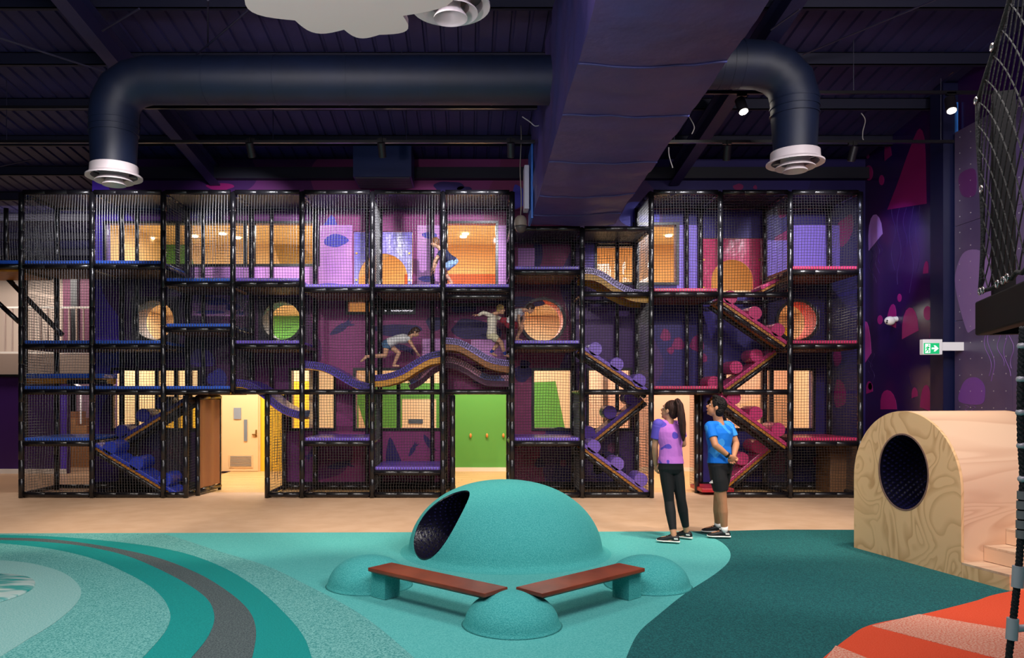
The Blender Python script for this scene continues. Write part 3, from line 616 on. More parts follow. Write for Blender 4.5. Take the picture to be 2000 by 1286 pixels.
levels = {0: [521, 677, 766, 867, 967], 1: [521, 677, 766, 967], 2: [555, 644, 766], 3: [555, 677, 766], 4: [567, 766, 867, 967], 5: [567, 766, 924, 967],
          6: [567, 580, 766], 7: [532, 677, 867, 967], 8: [575, 766, 967], 9: [575, 766], 10: [576, 766, 967], 11: [532, 677, 867, 967]}
BL = mat('deck_vinyl_blue', '#2f5fd0', .3, bump=.2, bscale=25, spec=.5); PUv = mat('deck_vinyl_purple', '#6a4fc4', .3, bump=.2, bscale=25); PK = mat('deck_vinyl_pink', '#c4305e', .3, bump=.2, bscale=25)
PLYE = mat('deck_ply_yellow', '#b8781a', .5, var='#a0641a', scale=8)
PLYD = mat('deck_ply_brown', '#6b4216', .6, var='#54330f', scale=8)
decks = {0: [521, 677, 766, 867], 1: [521, 677, 766], 2: [555, 644, 766], 3: [555, 677], 4: [567, 867], 5: [567, 924], 6: [567], 7: [532, 677, 867], 9: [575, 766], 11: [532, 677, 867]}
def dcol(b): return BL if b < 3 else (PUv if b < 8 else PK)
def post_top(i):
    if i in (8,): return 447
    return TOP
# posts, front and rear
for i, x in enumerate(XS):
    zt = zf(post_top(i)); 
    bot = 0.0
    if i in (3, 10) and False: bot = 0
    if i == 3: bot = zf(766)
    if i == 10: bot = zf(766)
    pipe('post', (x, YF, bot), (x, YF, zt), .046)
    pipe('post', (x, YB, bot if i != 10 else 0), (x, YB, zt), .046)
for px in (363, 522, 884): pipe('post', (P(px, 0, YF).x, YF, 0), (P(px, 0, YF).x, YF, zf(772)), .044)
for px in (363, 524, 880, 1402): pipe('post', (P(px, 0, YF).x, YB, 0), (P(px, 0, YF).x, YB, zf(772)), .044)
pipe('post', (pf(1383), YF+.62, 0), (pf(1383), YF+.62, zf(772)), .044)
# slim middle posts in the rear plane seen behind the nets
for px in (212, 352, 497, 700, 838, 1230, 1378, 1600): pipe('post', (P(px, 0, YF).x, YB, 0 if px not in (497, 1378) else zf(766)), (P(px, 0, YF).x, YB, zf(TOP if px != 1230 else 447)), .036)
def railseg(b):                                                # x extent of the bottom rail in each bay
    x0, x1 = XS[b], XS[b+1]
    if b == 2: x1 = P(363, 0, YF).x
    if b == 3: x0 = P(522, 0, YF).x
    if b == 10: x0 = P(1407, 0, YF).x
    return x0, x1
for b in range(12):
    x0, x1 = XS[b], XS[b+1]; lv = [tops[b]]+levels[b]
    for y in lv:
        z = zf(y); ga, gb = x0+.04, x1-.04
        if y == 967: z = .055
        pipe('rail', (ga, YF, z), (gb, YF, z))
        pipe('rail', (ga, YB, z), (gb, YB, z), .036)
    if b == 2: pipe('rail', (x0+.04, YF, .055), (P(363, 0, YF).x, YF, .055)); pipe('rail', (x0+.04, YB, .055), (P(363, 0, YF).x, YB, .055), .036)
    if b == 3: pipe('rail', (P(522, 0, YF).x, YF, .055), (x1-.04, YF, .055)); pipe('rail', (P(522, 0, YF).x, YB, .055), (x1-.04, YB, .055), .036)
for i, x in enumerate(XS):                                     # depth rails
    ys = set()
    for b in (i-1, i):
        if 0 <= b < 12: ys |= set([tops[b]]+levels[b])
    for y in sorted(ys):
        if y == 580: continue
        z = .055 if y == 967 else zf(y)
        if y == 967 and i in (3, 10): continue
        pipe('cross_rail', (x, YF+.04, z), (x, YB-.04, z), .036)
for px in (363, 522, 884): pipe('cross_rail', (P(px, 0, YF).x, YF+.04, .055), (P(px, 0, YF).x, YB-.04, .055), .036)
# decks
for b, ys in decks.items():
    for y in ys:
        x0, x1 = XS[b]+.045, XS[b+1]-.045; z = zf(y)
        mb = MB(); n = 1; mb.box((x0, YF-.015, z+.045), (x1, YB+.02, z+.10))
        lab = dcol(b)
        d = obj('deck', mb, lab, frame); bevel(d, .018, 3)
        mb = MB(); mb.box((x0+.03, YF+.05, z-.052), (x1-.03, YB-.04, z+.045)); mb2 = obj('plywood_base', mb, PLYD, d)
        mb = MB()
        for k in range(24):
            u = x0+.02+(x1-x0-.04)*k/23; mb.box((u-.006, YF-.019, z+.052), (u+.006, YF-.014, z+.092))
        obj('lacing', mb, NETM, d, kind='stuff')
# nets
for b in range(12):
    x0, x1 = XS[b]+.04, XS[b+1]-.04; lv = [tops[b]]+[y for y in levels[b] if y != 580]
    for i in range(len(lv)-1):
        z1, z0 = zf(lv[i])-.04, (.09 if lv[i+1] == 967 else zf(lv[i+1])+.04)
        sag = .05 if i == 0 else .02
        net((x0, YF-.01, z0), (1, 0, 0), (0, 0, 1), x1-x0, z1-z0, sag=sag)
    # rear nets on some cells
    for i in range(len(lv)-1):
        if (b*3+i*5) % 4 in (0, 2) or lv[i] in (555, 521):
            z1, z0 = zf(lv[i])-.04, (.09 if lv[i+1] == 967 else zf(lv[i+1])+.04)
            if b in (1, 2, 3, 7, 8, 11): net((x0, YB, z0), (1, 0, 0), (0, 0, 1), x1-x0, z1-z0, sag=-.02)
    z = zf(tops[b]); net((x0, YF+.04, z), (1, 0, 0), (0, 1, 0), x1-x0, YB-YF-.08, name='roof_net', cell=.024, r=.0045)
zt = zf(766)-.04
net((XS[2]+.04, YF-.01, .09), (1, 0, 0), (0, 0, 1), pf(363)-XS[2]-.08, zt-.09); net((pf(522)+.04, YF-.01, .09), (1, 0, 0), (0, 0, 1), XS[4]-pf(522)-.08, zt-.09)
net((pf(884)+.0-.12, YF-.01, .09), (1, 0, 0), (0, 0, 1), .09, zt-.09)
for i, x in enumerate(XS):                                     # side nets
    bset = [b for b in (i-1, i) if 0 <= b < 12]; tp = max(tops[b] for b in bset) if i not in (7, 9) else TOP
    for (ya, yb_) in ((tp, 567), (567, 766), (766, 967)):
        if ya == 766 and i in (3, 10): continue
        if (i*7+ya) % 3 == 0 or i in (0, 7, 9, 12) and ya != 567:
            z1, z0 = zf(ya)-.04, (.09 if yb_ == 967 else zf(yb_)+.04); net((x, YF+.04, z0), (0, 1, 0), (0, 0, 1), YB-YF-.08, z1-z0, sag=.015, name='side_net')
for px in (363, 522, 884, 1383):
    y0 = YF+.04 if px != 1383 else YF+.66
    net((pf(px), y0, .09), (0, 1, 0), (0, 0, 1), YB-y0-.04, zt-.09, sag=.01, name='side_net')
# padded side panels by the first doorway and pink mat at the third
mb = MB(); mb.box((pf(363)+.05, YB-.26, .10), (pf(363)+.11, YB-.04, zf(785))); 
pn = thing('side_curtain', 'brown leather-look curtain hanging at the left side of first doorway', 'curtain', (P(400, 0, 13.6).x, 13.6, 0))
mb = MB(); rs = []
for k in range(17):
    u = k/16; rs.append((P(392, 0, 13.15).x+u*.10+.012*math.sin(u*14), 13.0+u*.75))
mb.rings([[(x, y, .12+.0) , (x+.02, y, .12), (x+.02, y, 1.62), (x, y, 1.62)] for x, y in rs]); obj('cloth', mb, mat('brown_cloth', '#a06a44', .6, bump=.4, bscale=6), pn, smooth=True, auto=True)
pipe('curtain_post', (rs[0][0]+.01, 12.98, 0), (rs[0][0]+.01, 12.98, 1.66), .04, pn); pipe('curtain_post', (rs[-1][0], 13.80, 0), (rs[-1][0], 13.80, 1.66), .03, pn); pipe('bottom_rail', (rs[0][0], 12.98, .07), (rs[-1][0], 13.8, .07), .04, pn); pipe('top_rail', (rs[0][0], 12.98, 1.66), (rs[-1][0], 13.8, 1.66), .04, pn)
bxm = MB(); a = P(1616, 955, 13.3); bxm.box((a.x, 13.2, 0), (a.x+.75, 13.75, .92)); pb = obj('plywood_cabinet', bxm, mat('brown_ply', '#7a5634', .5, var='#66452a', scale=3, stretch=(1, 1, 4)), None)
tag(pb, 'brown plywood cabinet inside the lower right corner of the climbing frame', 'cabinet'); bevel(pb, .01)
# ---- left outside deck and diagonal bars
xl = XS[0]-1.15
pipe('rail', (xl, YF, zf(521)), (XS[0]-.04, YF, zf(521))); pipe('rail', (xl, YB, zf(521)), (XS[0]-.04, YB, zf(521)), .036)
mb = MB(); mb.box((xl, YF-.015, zf(521)+.045), (XS[0]-.045, YB+.02, zf(521)+.1)); d = obj('deck', mb, BL, frame); mb = MB(); mb.box((xl, YF+.05, zf(521)-.075), (XS[0]-.06, YB-.04, zf(521)+.045)); obj('plywood_base', mb, PLYE, d)
pipe('brace', P(-60, 540, 12.9), P(38, 630, 12.9), .04); pipe('brace', P(-20, 508, 13.75), P(122, 655, 13.75), .045)
for px in (88,): pipe('post', (P(px, 0, YB).x-.35, YB+.0, zf(867)), (P(px, 0, YB).x-.35, YB, zf(521)), .04)
pipe('post', (P(12, 0, YB).x, YB, zf(521)), (P(12, 0, YB).x, YB, zf(TOP)), .04)
net((xl, YB, zf(521)+.1), (1, 0, 0), (0, 0, 1), 1.1, 1.1)
mb = MB(); mb.box((P(88, 0, YB).x, YF+.5, zf(738)), (XS[1]-.05, YB-.05, zf(738)+.08)); d = obj('deck', mb, BL, frame); bevel(d, .015); mb = MB(); mb.box((P(88, 0, YB).x, YF+.52, zf(738)-.09), (XS[1]-.07, YB-.06, zf(738))); obj('plywood_base', mb, PLYE, d)
pipe('rail', (XS[0]+.5, YF+.5, zf(745)), (XS[1], YF+.5, zf(745)), .036)
# ---- wave bridges
def wave(label, pts, m, y0=YF+.06, y1=YF+.80, edge='#c98a1c', n=6, pt=.10, et=.10):
    q = smooth_poly([P(x, y-1, YF+.06) for x, y in pts], n); prof = [(p.x, p.z) for p in q]
    t = thing('wave_bridge', label, 'wave bridge', (prof[0][0], (y0+y1)/2, prof[0][1]-.1), 'wavy padded bridges in the climbing frame')
    mb = MB(); mb.strip(prof, y0, y1, pt); obj('pad', mb, m, t, smooth=True, auto=True)
    mb = MB(); mb.strip([(x, z-pt-.002) for x, z in prof], y0+.015, y0+.045, et); obj('edge_board', mb, mat('edge_'+edge[1:], edge, .5), t, smooth=True, auto=True)
    mb = MB(); mb.strip([(x, z-pt-.002) for x, z in prof], y1-.045, y1-.015, et); obj('edge_board', mb, mat('edge_'+edge[1:], edge, .5), t, smooth=True, auto=True)
    mb = MB(); mb.strip([(x, z-pt-.003) for x, z in prof], y0+.046, y1-.046, .02); obj('plywood_base', mb, PLYE, t, smooth=True, auto=True)
    mb = MB()
    for i in range(0, len(q)-1):                                # laced netting on the pad edge
        x, z = prof[i]; x2, z2 = prof[i+1]
        mb.tube([(x, y0-.004, z-.005), (x2, y0-.004, z2-pt+.005)], .004, 4); mb.tube([(x, y0-.004, z-pt+.005), (x2, y0-.004, z2-.005)], .004, 4)
    obj('lacing', mb, NETM, t, kind='stuff'); return t
PU2 = mat('wave_vinyl_purple', '#5640b0', .3, bump=.2, bscale=20); LAV = mat('wave_vinyl_lavender', '#9a86cf', .3, bump=.2, bscale=20)
wave('lowest purple wave bridge sloping down beside the first doorway', [(457, 742), (478, 744), (500, 753), (522, 768), (545, 788), (565, 799), (588, 805)], PU2, pt=.12, et=.02)
wave('purple wave bridge sloping down between second and third windows', [(592, 706), (615, 708), (640, 714), (665, 727), (690, 742), (710, 749), (725, 751)], PU2, pt=.12, et=.02)
wave('purple wave bridge rising to the right under the crawling girl', [(729, 734), (755, 731), (782, 722), (808, 706), (832, 693), (850, 688), (863, 686)], PU2)
wave('lavender wave bridge dipping right under the blond running child', [(867, 661), (885, 662), (905, 667), (930, 681), (955, 696), (978, 703), (998, 705)], LAV, edge='#8a5418')
wave('pale lavender wave slide on the upper deck right of the duct', [(1139, 524), (1158, 525), (1180, 533), (1205, 550), (1230, 563), (1250, 568), (1270, 569)], LAV, edge='#a87a14')
PKW = mat('wave_vinyl_pink', '#f0b4dc', .3, var='#7a8ae0', scale=2.2, contrast=(.55, .57))
wave('pink and blue wave strip behind the crawling girl', [(790, 741), (810, 730), (830, 712), (850, 700), (868, 694), (890, 697), (915, 708), (940, 724), (960, 731), (998, 732)], PKW, y0=YF+.82, y1=YB-.06, edge='#5a2a50')
# ---- roller ramps
def ramp(label, a, b, rollers, m, front=True, deck=True):
    y0, y1 = (YF+.05, YF+.55) if front else (YF+.58, YB-.05); ya = y0
    A, B = P(a[0], a[1], ya), P(b[0], b[1], ya); t = thing('roller_ramp', label, 'climbing ramp', ((A.x+B.x)/2, (y0+y1)/2, min(A.z, B.z)-.15), 'padded ramps with rollers in the climbing frame')
    d = (B-A).normalized(); nrm = V((-d.z, 0, d.x)); nrm = nrm if nrm.z > 0 else -nrm; c = (A+B)/2; L = (B-A).length/2
    mb = MB(); mb.obox(c+V((0, (y1-y0)/2, 0))-nrm*.03, d*L, V((0, (y1-y0)/2, 0)), nrm*.03); o = obj('pad', mb, m, t); bevel(o, .012)
    mb = MB(); mb.obox(c+V((0, (y1-y0)/2, 0))-nrm*.085, d*L, V((0, (y1-y0)/2-.02, 0)), nrm*.022); obj('plywood_base', mb, PLYE, t)
    for yy in (y0+.03, y1-.03): pipe('side_pipe', A-nrm*.14+V((0, yy-y0, 0)), B-nrm*.14+V((0, yy-y0, 0)), .04, t)
    for rx, ry in rollers:
        R = P(rx, ry, ya); mb = MB(); r = .118; pts = [R+V((0, y, 0)) for y in (0.0, .012, .03, y1-y0-.03, y1-y0-.012, y1-y0)]
        mb.tube(pts, [r*.93, r*.985, r, r, r*.985, r*.93], 28); obj('roller', mb, m, t, smooth=True, auto=True)
    return t
PKr = mat('roller_pink', '#c23b70', .28, bump=.1, bscale=10); LVr = mat('roller_lavender', '#8265c4', .3, bump=.1, bscale=10); BLr = mat('roller_blue', '#2b3fc0', .3, bump=.1, bscale=10); DPr = mat('roller_deep_purple', '#4a2d86', .3)
ramp('blue roller ramp descending to the floor at bottom left', (184, 864), (345, 962), [(214, 876), (266, 906), (321, 938)], BLr)
ramp('dark blue roller ramp rising behind at bottom left', (215, 866), (362, 775), [(237, 843), (278, 812), (316, 788)], mat('roller_navy', '#25257a', .35), front=False)
ramp('lavender roller ramp descending from the middle deck right of the porthole', (1141, 676), (1270, 762), [(1163, 682), (1205, 712), (1249, 744)], LVr)
ramp('deep purple roller ramp rising behind left of the woman', (1141, 866), (1252, 776), [(1150, 846), (1192, 806), (1233, 778)], DPr, front=False)
ramp('lavender roller ramp descending to the floor left of the woman', (1141, 866), (1270, 962), [(1160, 873), (1206, 907), (1252, 938)], LVr)
ramp('pink roller ramp descending beneath the raspberry curtain', (1412, 580), (1540, 668), [(1427, 581), (1475, 612), (1520, 645)], PKr)
ramp('raspberry roller ramp rising behind beneath the pink ramp', (1412, 756), (1512, 682), [(1395, 748), (1438, 718), (1478, 695)], PKr, front=False)
ramp('pink roller ramp descending beside the man in blue', (1410, 772), (1541, 868), [(1434, 777), (1477, 808), (1521, 840)], PKr)
ramp('raspberry ramp rising from the floor behind the man in blue', (1418, 942), (1512, 862), [(1450, 897), (1482, 873)], PKr, front=False)
ramp('raspberry ramp at upper right behind the nets', (1485, 560), (1545, 530), [], PKr, front=False)
mb = MB(); a = P(1364, 945, 13.2); mb.box((a.x, 13.0, .05), (a.x+.55, 13.7, .12)); o = obj('red_mat', mb, mat('red_vinyl', '#b02530', .35), None); bevel(o, .015); tag(o, 'small red padded mat at the foot of the third doorway', 'mat')
# ================================================================== DUCTS AND CEILING FITTINGS
NAVY = mat('duct_navy', '#0d1a38', .55, var='#0b152e', scale=2, spec=.5, bump=.12, bscale=6)
WPL = mat('diffuser_white', '#d8ccd0', .4)
def diffuser(c, R, parent):                                    # c = bottom centre of the duct end, opens downwards
    def lathe(name, prof, m=WPL, n=36):
        mb = MB(); mb.rings([[(c.x+r*math.cos(2*PI*k/n), c.y+r*math.sin(2*PI*k/n), c.z+z) for k in range(n)] for r, z in prof], closed=True); return obj(name, mb, m, parent, smooth=True, auto=True)
    lathe('collar', [(R*.93, .10), (R*.95, 0), (R*1.10, -.03), (R*1.10, -.05), (R*.9, -.03), (R*.88, .10)])
    lathe('cone', [(R*.55, .02), (R*.56, -.04), (R*.76, -.09), (R*.76, -.10), (R*.52, -.05), (R*.51, .02)])
    lathe('cone', [(R*.28, .0), (R*.28, -.05), (R*.47, -.13), (R*.47, -.14), (R*.24, -.06), (R*.24, .0)])
    mb = MB()
    for k in range(4):
        a = PI/4+k*PI/2; mb.tube([c+V((R*.2*math.cos(a), R*.2*math.sin(a), -.02)), c+V((R*.9*math.cos(a), R*.9*math.sin(a), -.0))], .008, 6)
    obj('bracket', mb, WPL, parent)
    mb = MB(); mb.tube([c+V((0, 0, .05)), c+V((0, 0, .04))], R*.9, 24); obj('damper', mb, mat('diffuser_dark', '#55505a', .5), parent)
def round_duct(label, pts, r, R, dif, bands):
    t = thing('round_duct', label, 'air duct', dif)
    q = [V(p) for p in pts]; mb = MB(); mb.tube(q, r, 32, up=(0, 1, 0)); obj('duct_pipe', mb, NAVY, t, smooth=True, auto=True)
    for i in bands:
        p, d = i; d = V(d).normalized(); p = V(p); mb = MB(); mb.tube([p-d*.008, p+d*.008], (r[0] if isinstance(r, list) else r)*1.015, 32); obj('seam_ring', mb, NAVY, t, smooth=True, auto=True)
    diffuser(V(dif), R, t); return t
YD = 9.5; s = F/YD; xc = lambda x: (x-CX)/s; zc = lambda y: H+(CY-y)/s
rr = .29
pl = [(xc(1088), YD, zc(157)), (xc(292), YD, zc(157)), (xc(262), YD, zc(164)), (xc(238), YD, zc(180)), (xc(225), YD, zc(205)), (xc(222), YD, zc(232)), (xc(222), YD, zc(335))]
round_duct('long navy round duct crossing under the roof and turning down at left', pl, [rr]*6+[.262], .30, (xc(223), YD, zc(340)), [((xc(x), YD, zc(157)), (1, 0, 0)) for x in (405, 540, 680, 820, 960)]+[((xc(222), YD, zc(y)), (0, 0, 1)) for y in (238, 250, 262)])
pr = [(xc(1330), YD, zc(150)-.12), (xc(1455), YD, zc(132)), (xc(1490), YD, zc(128)), (xc(1520), YD, zc(140)), (xc(1543), YD, zc(163)), (xc(1552), YD, zc(195)), (xc(1553), YD, zc(308))]
pr[1] = (xc(1455), YD, zc(126)); pr[0] = (xc(1352)+.02, YD, zc(126))
round_duct('short navy round duct elbow hanging at right of the big fabric duct', pr, [rr]*6+[.25], .31, (xc(1553), YD, zc(313)), [((xc(x), YD, zc(126)), (1, 0, 0)) for x in (1405, 1425, 1445)]+[((xc(1552), YD, zc(y)), (0, 0, 1)) for y in (198, 212, 226)])
t = thing('ceiling_diffuser', 'large white round air diffuser beside the white cloud panel', 'air diffuser', (P(880, 5, 6.2).x, 6.2, P(880, 5, 6.2).z)); c = P(880, 3, 6.2); diffuser(c, .29, t)
mb = MB(); mb.tube([c+V((0, 0, .05)), c+V((0, 0, 1.4))], .26, 28); obj('duct_pipe', mb, NAVY, t, smooth=True, auto=True)
# big fabric wrapped duct
big = thing('fabric_duct', 'huge dark violet fabric-wrapped rectangular air duct running towards the wall', 'air duct', (1.67, 12.5, 4.5))
y1, y0 = 12.5, 1.5; nx, ny = 24, 90; rnd = random.Random(3)
from mathutils import noise
def dz(x, y): 
    return .045*noise.noise(V((x*.7, y*1.1, 0)))+.022*noise.noise(V((x*3+1, y*5, 3)))+.02*abs(math.sin(y*2.6+.7*x+.5*math.sin(x*2)))**6
def bigring(y, j):
    xl_, xr_ = .99, 2.345; zb = 4.50+.047*(y1-y); ht = 1.44; out = []
    for i in range(nx+1): x = xl_+(xr_-xl_)*i/nx; sg = -.05*math.sin(PI*i/nx)*(.6+.4*math.sin(y*1.3)); out.append((x, y, zb+sg-dz(x, y)))
    for i in range(1, 11): out.append((xr_+.03*noise.noise(V((5, y*3, i*.5))), y, zb+ht*i/10))
    for i in range(1, 4): out.append((xr_-(xr_-xl_)*i/4, y, zb+ht))
    for i in range(11, 0, -1): out.append((xl_+.04*noise.noise(V((9, y*3, i*.5))), y, zb+ht*(i-1)/10+ht*.1))
    return out
mb = MB(); mb.rings([bigring(y0+(y1-y0)*j/ny, j) for j in range(ny+1)]); obj('fabric_wrap', mb, mat('duct_fabric', '#46386c', .5, var='#34346e', scale=1.1, bump=.5, bscale=5, spec=.45), big, smooth=True, auto=True)
for yy in (11.9, 10.9, 9.6, 8.2, 7.0, 5.8):
    g = bigring(yy, 0)[:nx+1]; mb = MB(); mb.tube([V(p)-V((0, 0, .006)) for p in g], .012, 6); obj('strap', mb, mat('duct_strap', '#2a2c60', .5), big, smooth=True)
mb = MB(); mb.box((.86, 12.0, 4.62), (.93, 12.3, 5.3)); obj('junction_box', mb, mat('box_grey', '#b8b4c0', .4), big)
mb = MB(); mb.box((.955, 11.9, 4.45), (.985, 12.49, 5.6)); obj('side_highlight', mb, mat('duct_highlight_blue', '#2a62b4', .4), big)  # blue sheet painted as the highlight where spots strike the duct's left side
# cloud panel
CL = [(480, -20), (505, 12), (540, 32), (572, 40), (600, 62), (640, 66), (670, 58), (690, 76), (720, 77), (740, 68), (775, 68), (796, 55), (792, 32), (812, 25), (830, 5), (832, -60), (800, -260), (560, -260), (470, -200), (455, -80)]
zcl = 4.45
def cp(x, y): Y = (zcl-H)*F/(CY-y); return V(((x-CX)*Y/F, Y, zcl))
# lobed outline built from arcs
L_ = [((480, -20), (576, 40)), ((576, 40), (672, 58)), ((672, 58), (741, 68)), ((741, 68), (787, 31)), ((787, 31), (850, -60))]
pts = []
for (a, b) in L_:
    A, B = cp(*a), cp(*b); ch = B-A; nrm = V((-ch.y, ch.x, 0)).normalized(); nrm = nrm if nrm.y > 0 or abs(nrm.y) < .05 else -nrm
    if a == (741, 68): nrm = V((.8, .6, 0))
    for k in range(10):
        tt = k/10; pts.append(A+ch*tt+nrm*ch.length*.38*math.sin(PI*tt))
A, B = cp(850, -60), cp(480, -20)
pts += [V((A.x+.15, A.y-.5, zcl)), V((A.x-.1, A.y-1.0, zcl)), V((A.x-.7, A.y-1.3, zcl)), V((B.x+.2, B.y-1.2, zcl)), V((B.x-.25, B.y-.8, zcl)), V((B.x-.2, B.y-.3, zcl))]
mb = MB(); mb.prism(pts, (0, 0, .05)); cl = thing('cloud_panel', 'white scalloped cloud shaped panel hanging from the ceiling', 'ceiling panel', (A.x-.5, A.y-.4, zcl)); obj('cloud_board', mb, mat('cloud_white', '#f6dfdc', .6), cl)
for q in ((-.2, -.4), (-1.1, -.5)):
    mb = MB(); mb.tube([(A.x+q[0], A.y+q[1], zcl+.05), (A.x+q[0], A.y+q[1], 6.9)], .006, 6); obj('cable', mb, BLK, cl)
light('cloud_fill', 'SPOT', (A.x-1.6, 1.6, 2.4), (A.x-.8, A.y-.2, zcl), 360, (1, .86, .9), .1, angle=50)  # unseen uplight added to brighten the underside of the cloud
# pendant capsule
c = P(1017, 438, 12.3); pe = thing('pendant_sensor', 'beige capsule pendant hanging on a cord left of the fabric duct', 'pendant', c-V((0, 0, .14)))
mb = MB(); mb.tube([c+V((0, 0, z)) for z in (.14, .13, .10, .05, -.03)], [.02, .055, .085, .1, .1], 24); obj('upper_shell', mb, mat('shell_beige', '#8a7c6e', .45), pe, smooth=True, auto=True)
mb = MB(); mb.tube([c+V((0, 0, z)) for z in (-.032, -.07, -.11, -.135, -.143)], [.098, .092, .07, .04, .01], 24); obj('lower_shell', mb, mat('shell_grey', '#4c4744', .45), pe, smooth=True)
pts = [c+V((.01*math.sin(i), 0, .14+i*.16)) for i in range(10)]; mb = MB(); mb.tube(pts, .008, 6); obj('cord', mb, mat('cord_beige', '#8f8478', .6), pe, smooth=True)
# loose cables
for lab, pt in (('loose pale cable dangling at the left edge of the fabric duct', [(1020, 228), (1035, 238), (1045, 246), (1056, 244)]), ('loose pale cable hanging right of the fabric duct under the roof', [(1342, 222), (1352, 238), (1356, 250), (1351, 262)]),
                ('short pale cable hanging below the rafter right of the fabric duct', [(1306, 288), (1307, 305), (1314, 328)]), ('curly pale cable dangling from the roof right of the right elbow duct', [(1682, 221), (1690, 235), (1685, 260), (1690, 276), (1727, 277)])):
    q = smooth_poly([P(x, y, 12.0 if pt[0][0] > 1400 else 10.8) for x, y in pt], 6); mb = MB(); mb.tube(q, .008, 6); tag(obj('cable', mb, mat('cable_pale', '#b8b0b0', .5), None, smooth=True), lab, 'cable')
# AC box
c0 = P(690, 345, 13.06); ac = thing('air_outlet_box', 'dark blue sheet-metal air outlet box with grille above the frame', 'air unit', (-1.48, 13.4, 5.42))
mb = MB(); mb.box((-1.98, 13.06, 5.42), (-.99, 13.78, 5.95)); obj('housing', mb, mat('box_navy', '#1d2c60', .45), ac)
mb = MB()
for i in range(16): yy = 13.09+i*.042; mb.box((-1.95, yy, 5.40), (-1.02, yy+.02, 5.419))
obj('grille', mb, mat('grille_grey', '#3a3a44', .4), ac)
# spotlight tracks and spots
def spot(lab, px, py, Y, aim, lit=False, r=.055, grp=None):
    c = P(px, py, Y); t = thing('track_spotlight', lab, 'spotlight', c, grp); d = V(aim).normalized()
    mb = MB(); mb.tube([c-d*.11, c+d*.09], r, 20); obj('lamp_body', mb, mat('spot_black', '#1a171c', .35), t, smooth=True, auto=True)
    mb = MB(); mb.tube([c+d*.0905, c+d*.096], r*.82, 20); obj('lens', mb, mat('lens_lit', '#fff4e4', .4, emit=30) if lit else mat('lens_dark', '#6a5a3a', .3), t)
    mb = MB(); mb.tube([c-d*.05, c-d*.05+V((0, 0, .14))], .012, 6); obj('bracket', mb, BLK, t); mb = MB(); mb.box((c.x-.06, c.y-.02, c.z+.13), (c.x+.06, c.y+.02, c.z+.17)); obj('adapter', mb, BLK, t); return t
for lab, px in (('black track spotlight leftmost, left of the air outlet box', 490), ('black track spotlight in front of the air outlet box', 746), ('black track spotlight just left of the fabric duct', 998)):
    spot(lab, px, 294, 10.95, (.05, .5, -.8), grp='track spotlights')
spot('black track spotlight between fabric duct and right elbow duct', 1420, 300, 10.95, (.05, .4, -.9)); spot('brassy black track spotlight right of the right elbow duct', 1665, 302, 10.95, (-.1, .3, -.9))
spot('lit spotlight between fabric duct and right elbow duct', 1449, 208, 10.0, (.1, -.35, -.8), True, .065); spot('lit spotlight on the blue column at far right', 1857, 206, 10.0, (-.1, -.35, -.8), True, .065)
for lab, Y, z, x0, x1 in (('long black lighting track left of the fabric duct holding three spotlights', 10.95, P(0, 277, 10.95).z, -9, .93), ('black lighting track right of the fabric duct nearest the climbing frame', 10.95, P(0, 277, 10.95).z, 2.42, 6.9), ('black lighting track behind the right elbow duct', 10.0, P(0, 181, 10.0).z, 2.6, 6.85), ('black lighting track just behind the left elbow duct', 10.2, P(0, 210, 10.2).z, -9, .9)):
    mb = MB(); mb.box((x0, Y-.02, z-.02), (x1, Y+.02, z+.02)); tr = thing('lighting_track', lab, 'lighting track', (x0, Y, z)); obj('rail', mb, mat('track_black', '#141217', .3), tr)
    mb = MB(); x = x0+.5
    while x < x1: mb.tube([(x, Y, z+.02), (x, Y, zr(Y, 5.86))], .006, 5); x += 1.9
    obj('suspension_rod', mb, ROD, tr, kind='stuff')
mb = MB(); a = P(1843, 142, 11.1); mb.box((a.x, 11.1, a.z), (a.x+.14, 11.25, a.z+.05)); tag(obj('timber_block', mb, mat('raw_timber', '#a87850', .6), None), 'small raw timber block at the top of the blue column', 'timber block')
# exit sign
ex = thing('exit_sign', 'green and white running man exit sign with right arrow on the blue column', 'exit sign', (6.85, 11.0, 2.3))
a, b = P(1803, 693, 11.0), P(1841, 663, 11.0)
mb = MB(); mb.box((a.x, 11.0, a.z), (b.x, 11.09, b.z)); bevel(obj('housing', mb, mat('sign_white', '#e6e2e2', .4, emit=.15), ex), .008)
mb = MB(); mb.box((b.x, 11.03, a.z+.06), (XR-.001, 11.07, b.z-.04)); obj('bracket', mb, mat('sign_white', '#e6e2e2', .4), ex)
gx0, gx1, gz0, gz1 = a.x+.008, b.x-.05, a.z+.012, b.z-.055
mb = MB(); mb.box((gx0, 10.994, gz0), (gx1, 10.999, gz1)); obj('green_face', mb, mat('sign_green', '#12a060', .4, emit=.9), ex)
WE = mat('sign_white_lit', '#f4f8f4', .4, emit=.9); gw, gh = gx1-gx0, gz1-gz0
def sp_(pts, m=WE, y=10.993): mb = MB(); mb.prism([(gx0+u*gw, y, gz0+v*gh) for u, v in pts], (0, -.003, 0)); return mb
obj('door_symbol', sp_([(.08, .08), (.40, .08), (.40, .92), (.08, .92)]), WE, ex)
GE = mat('sign_green', '#12a060'); man = MB()
def lim(u0, v0, u1, v1, wd=.035): 
    d = V((u1-u0, 0, v1-v0)).normalized(); n_ = V((-d.z, 0, d.x))*wd; q = [V((u0, 0, v0))+n_, V((u1, 0, v1))+n_, V((u1, 0, v1))-n_, V((u0, 0, v0))-n_]
    man.prism([(gx0+p.x*gw, 10.989, gz0+p.z*gh) for p in q], (0, -.002, 0))
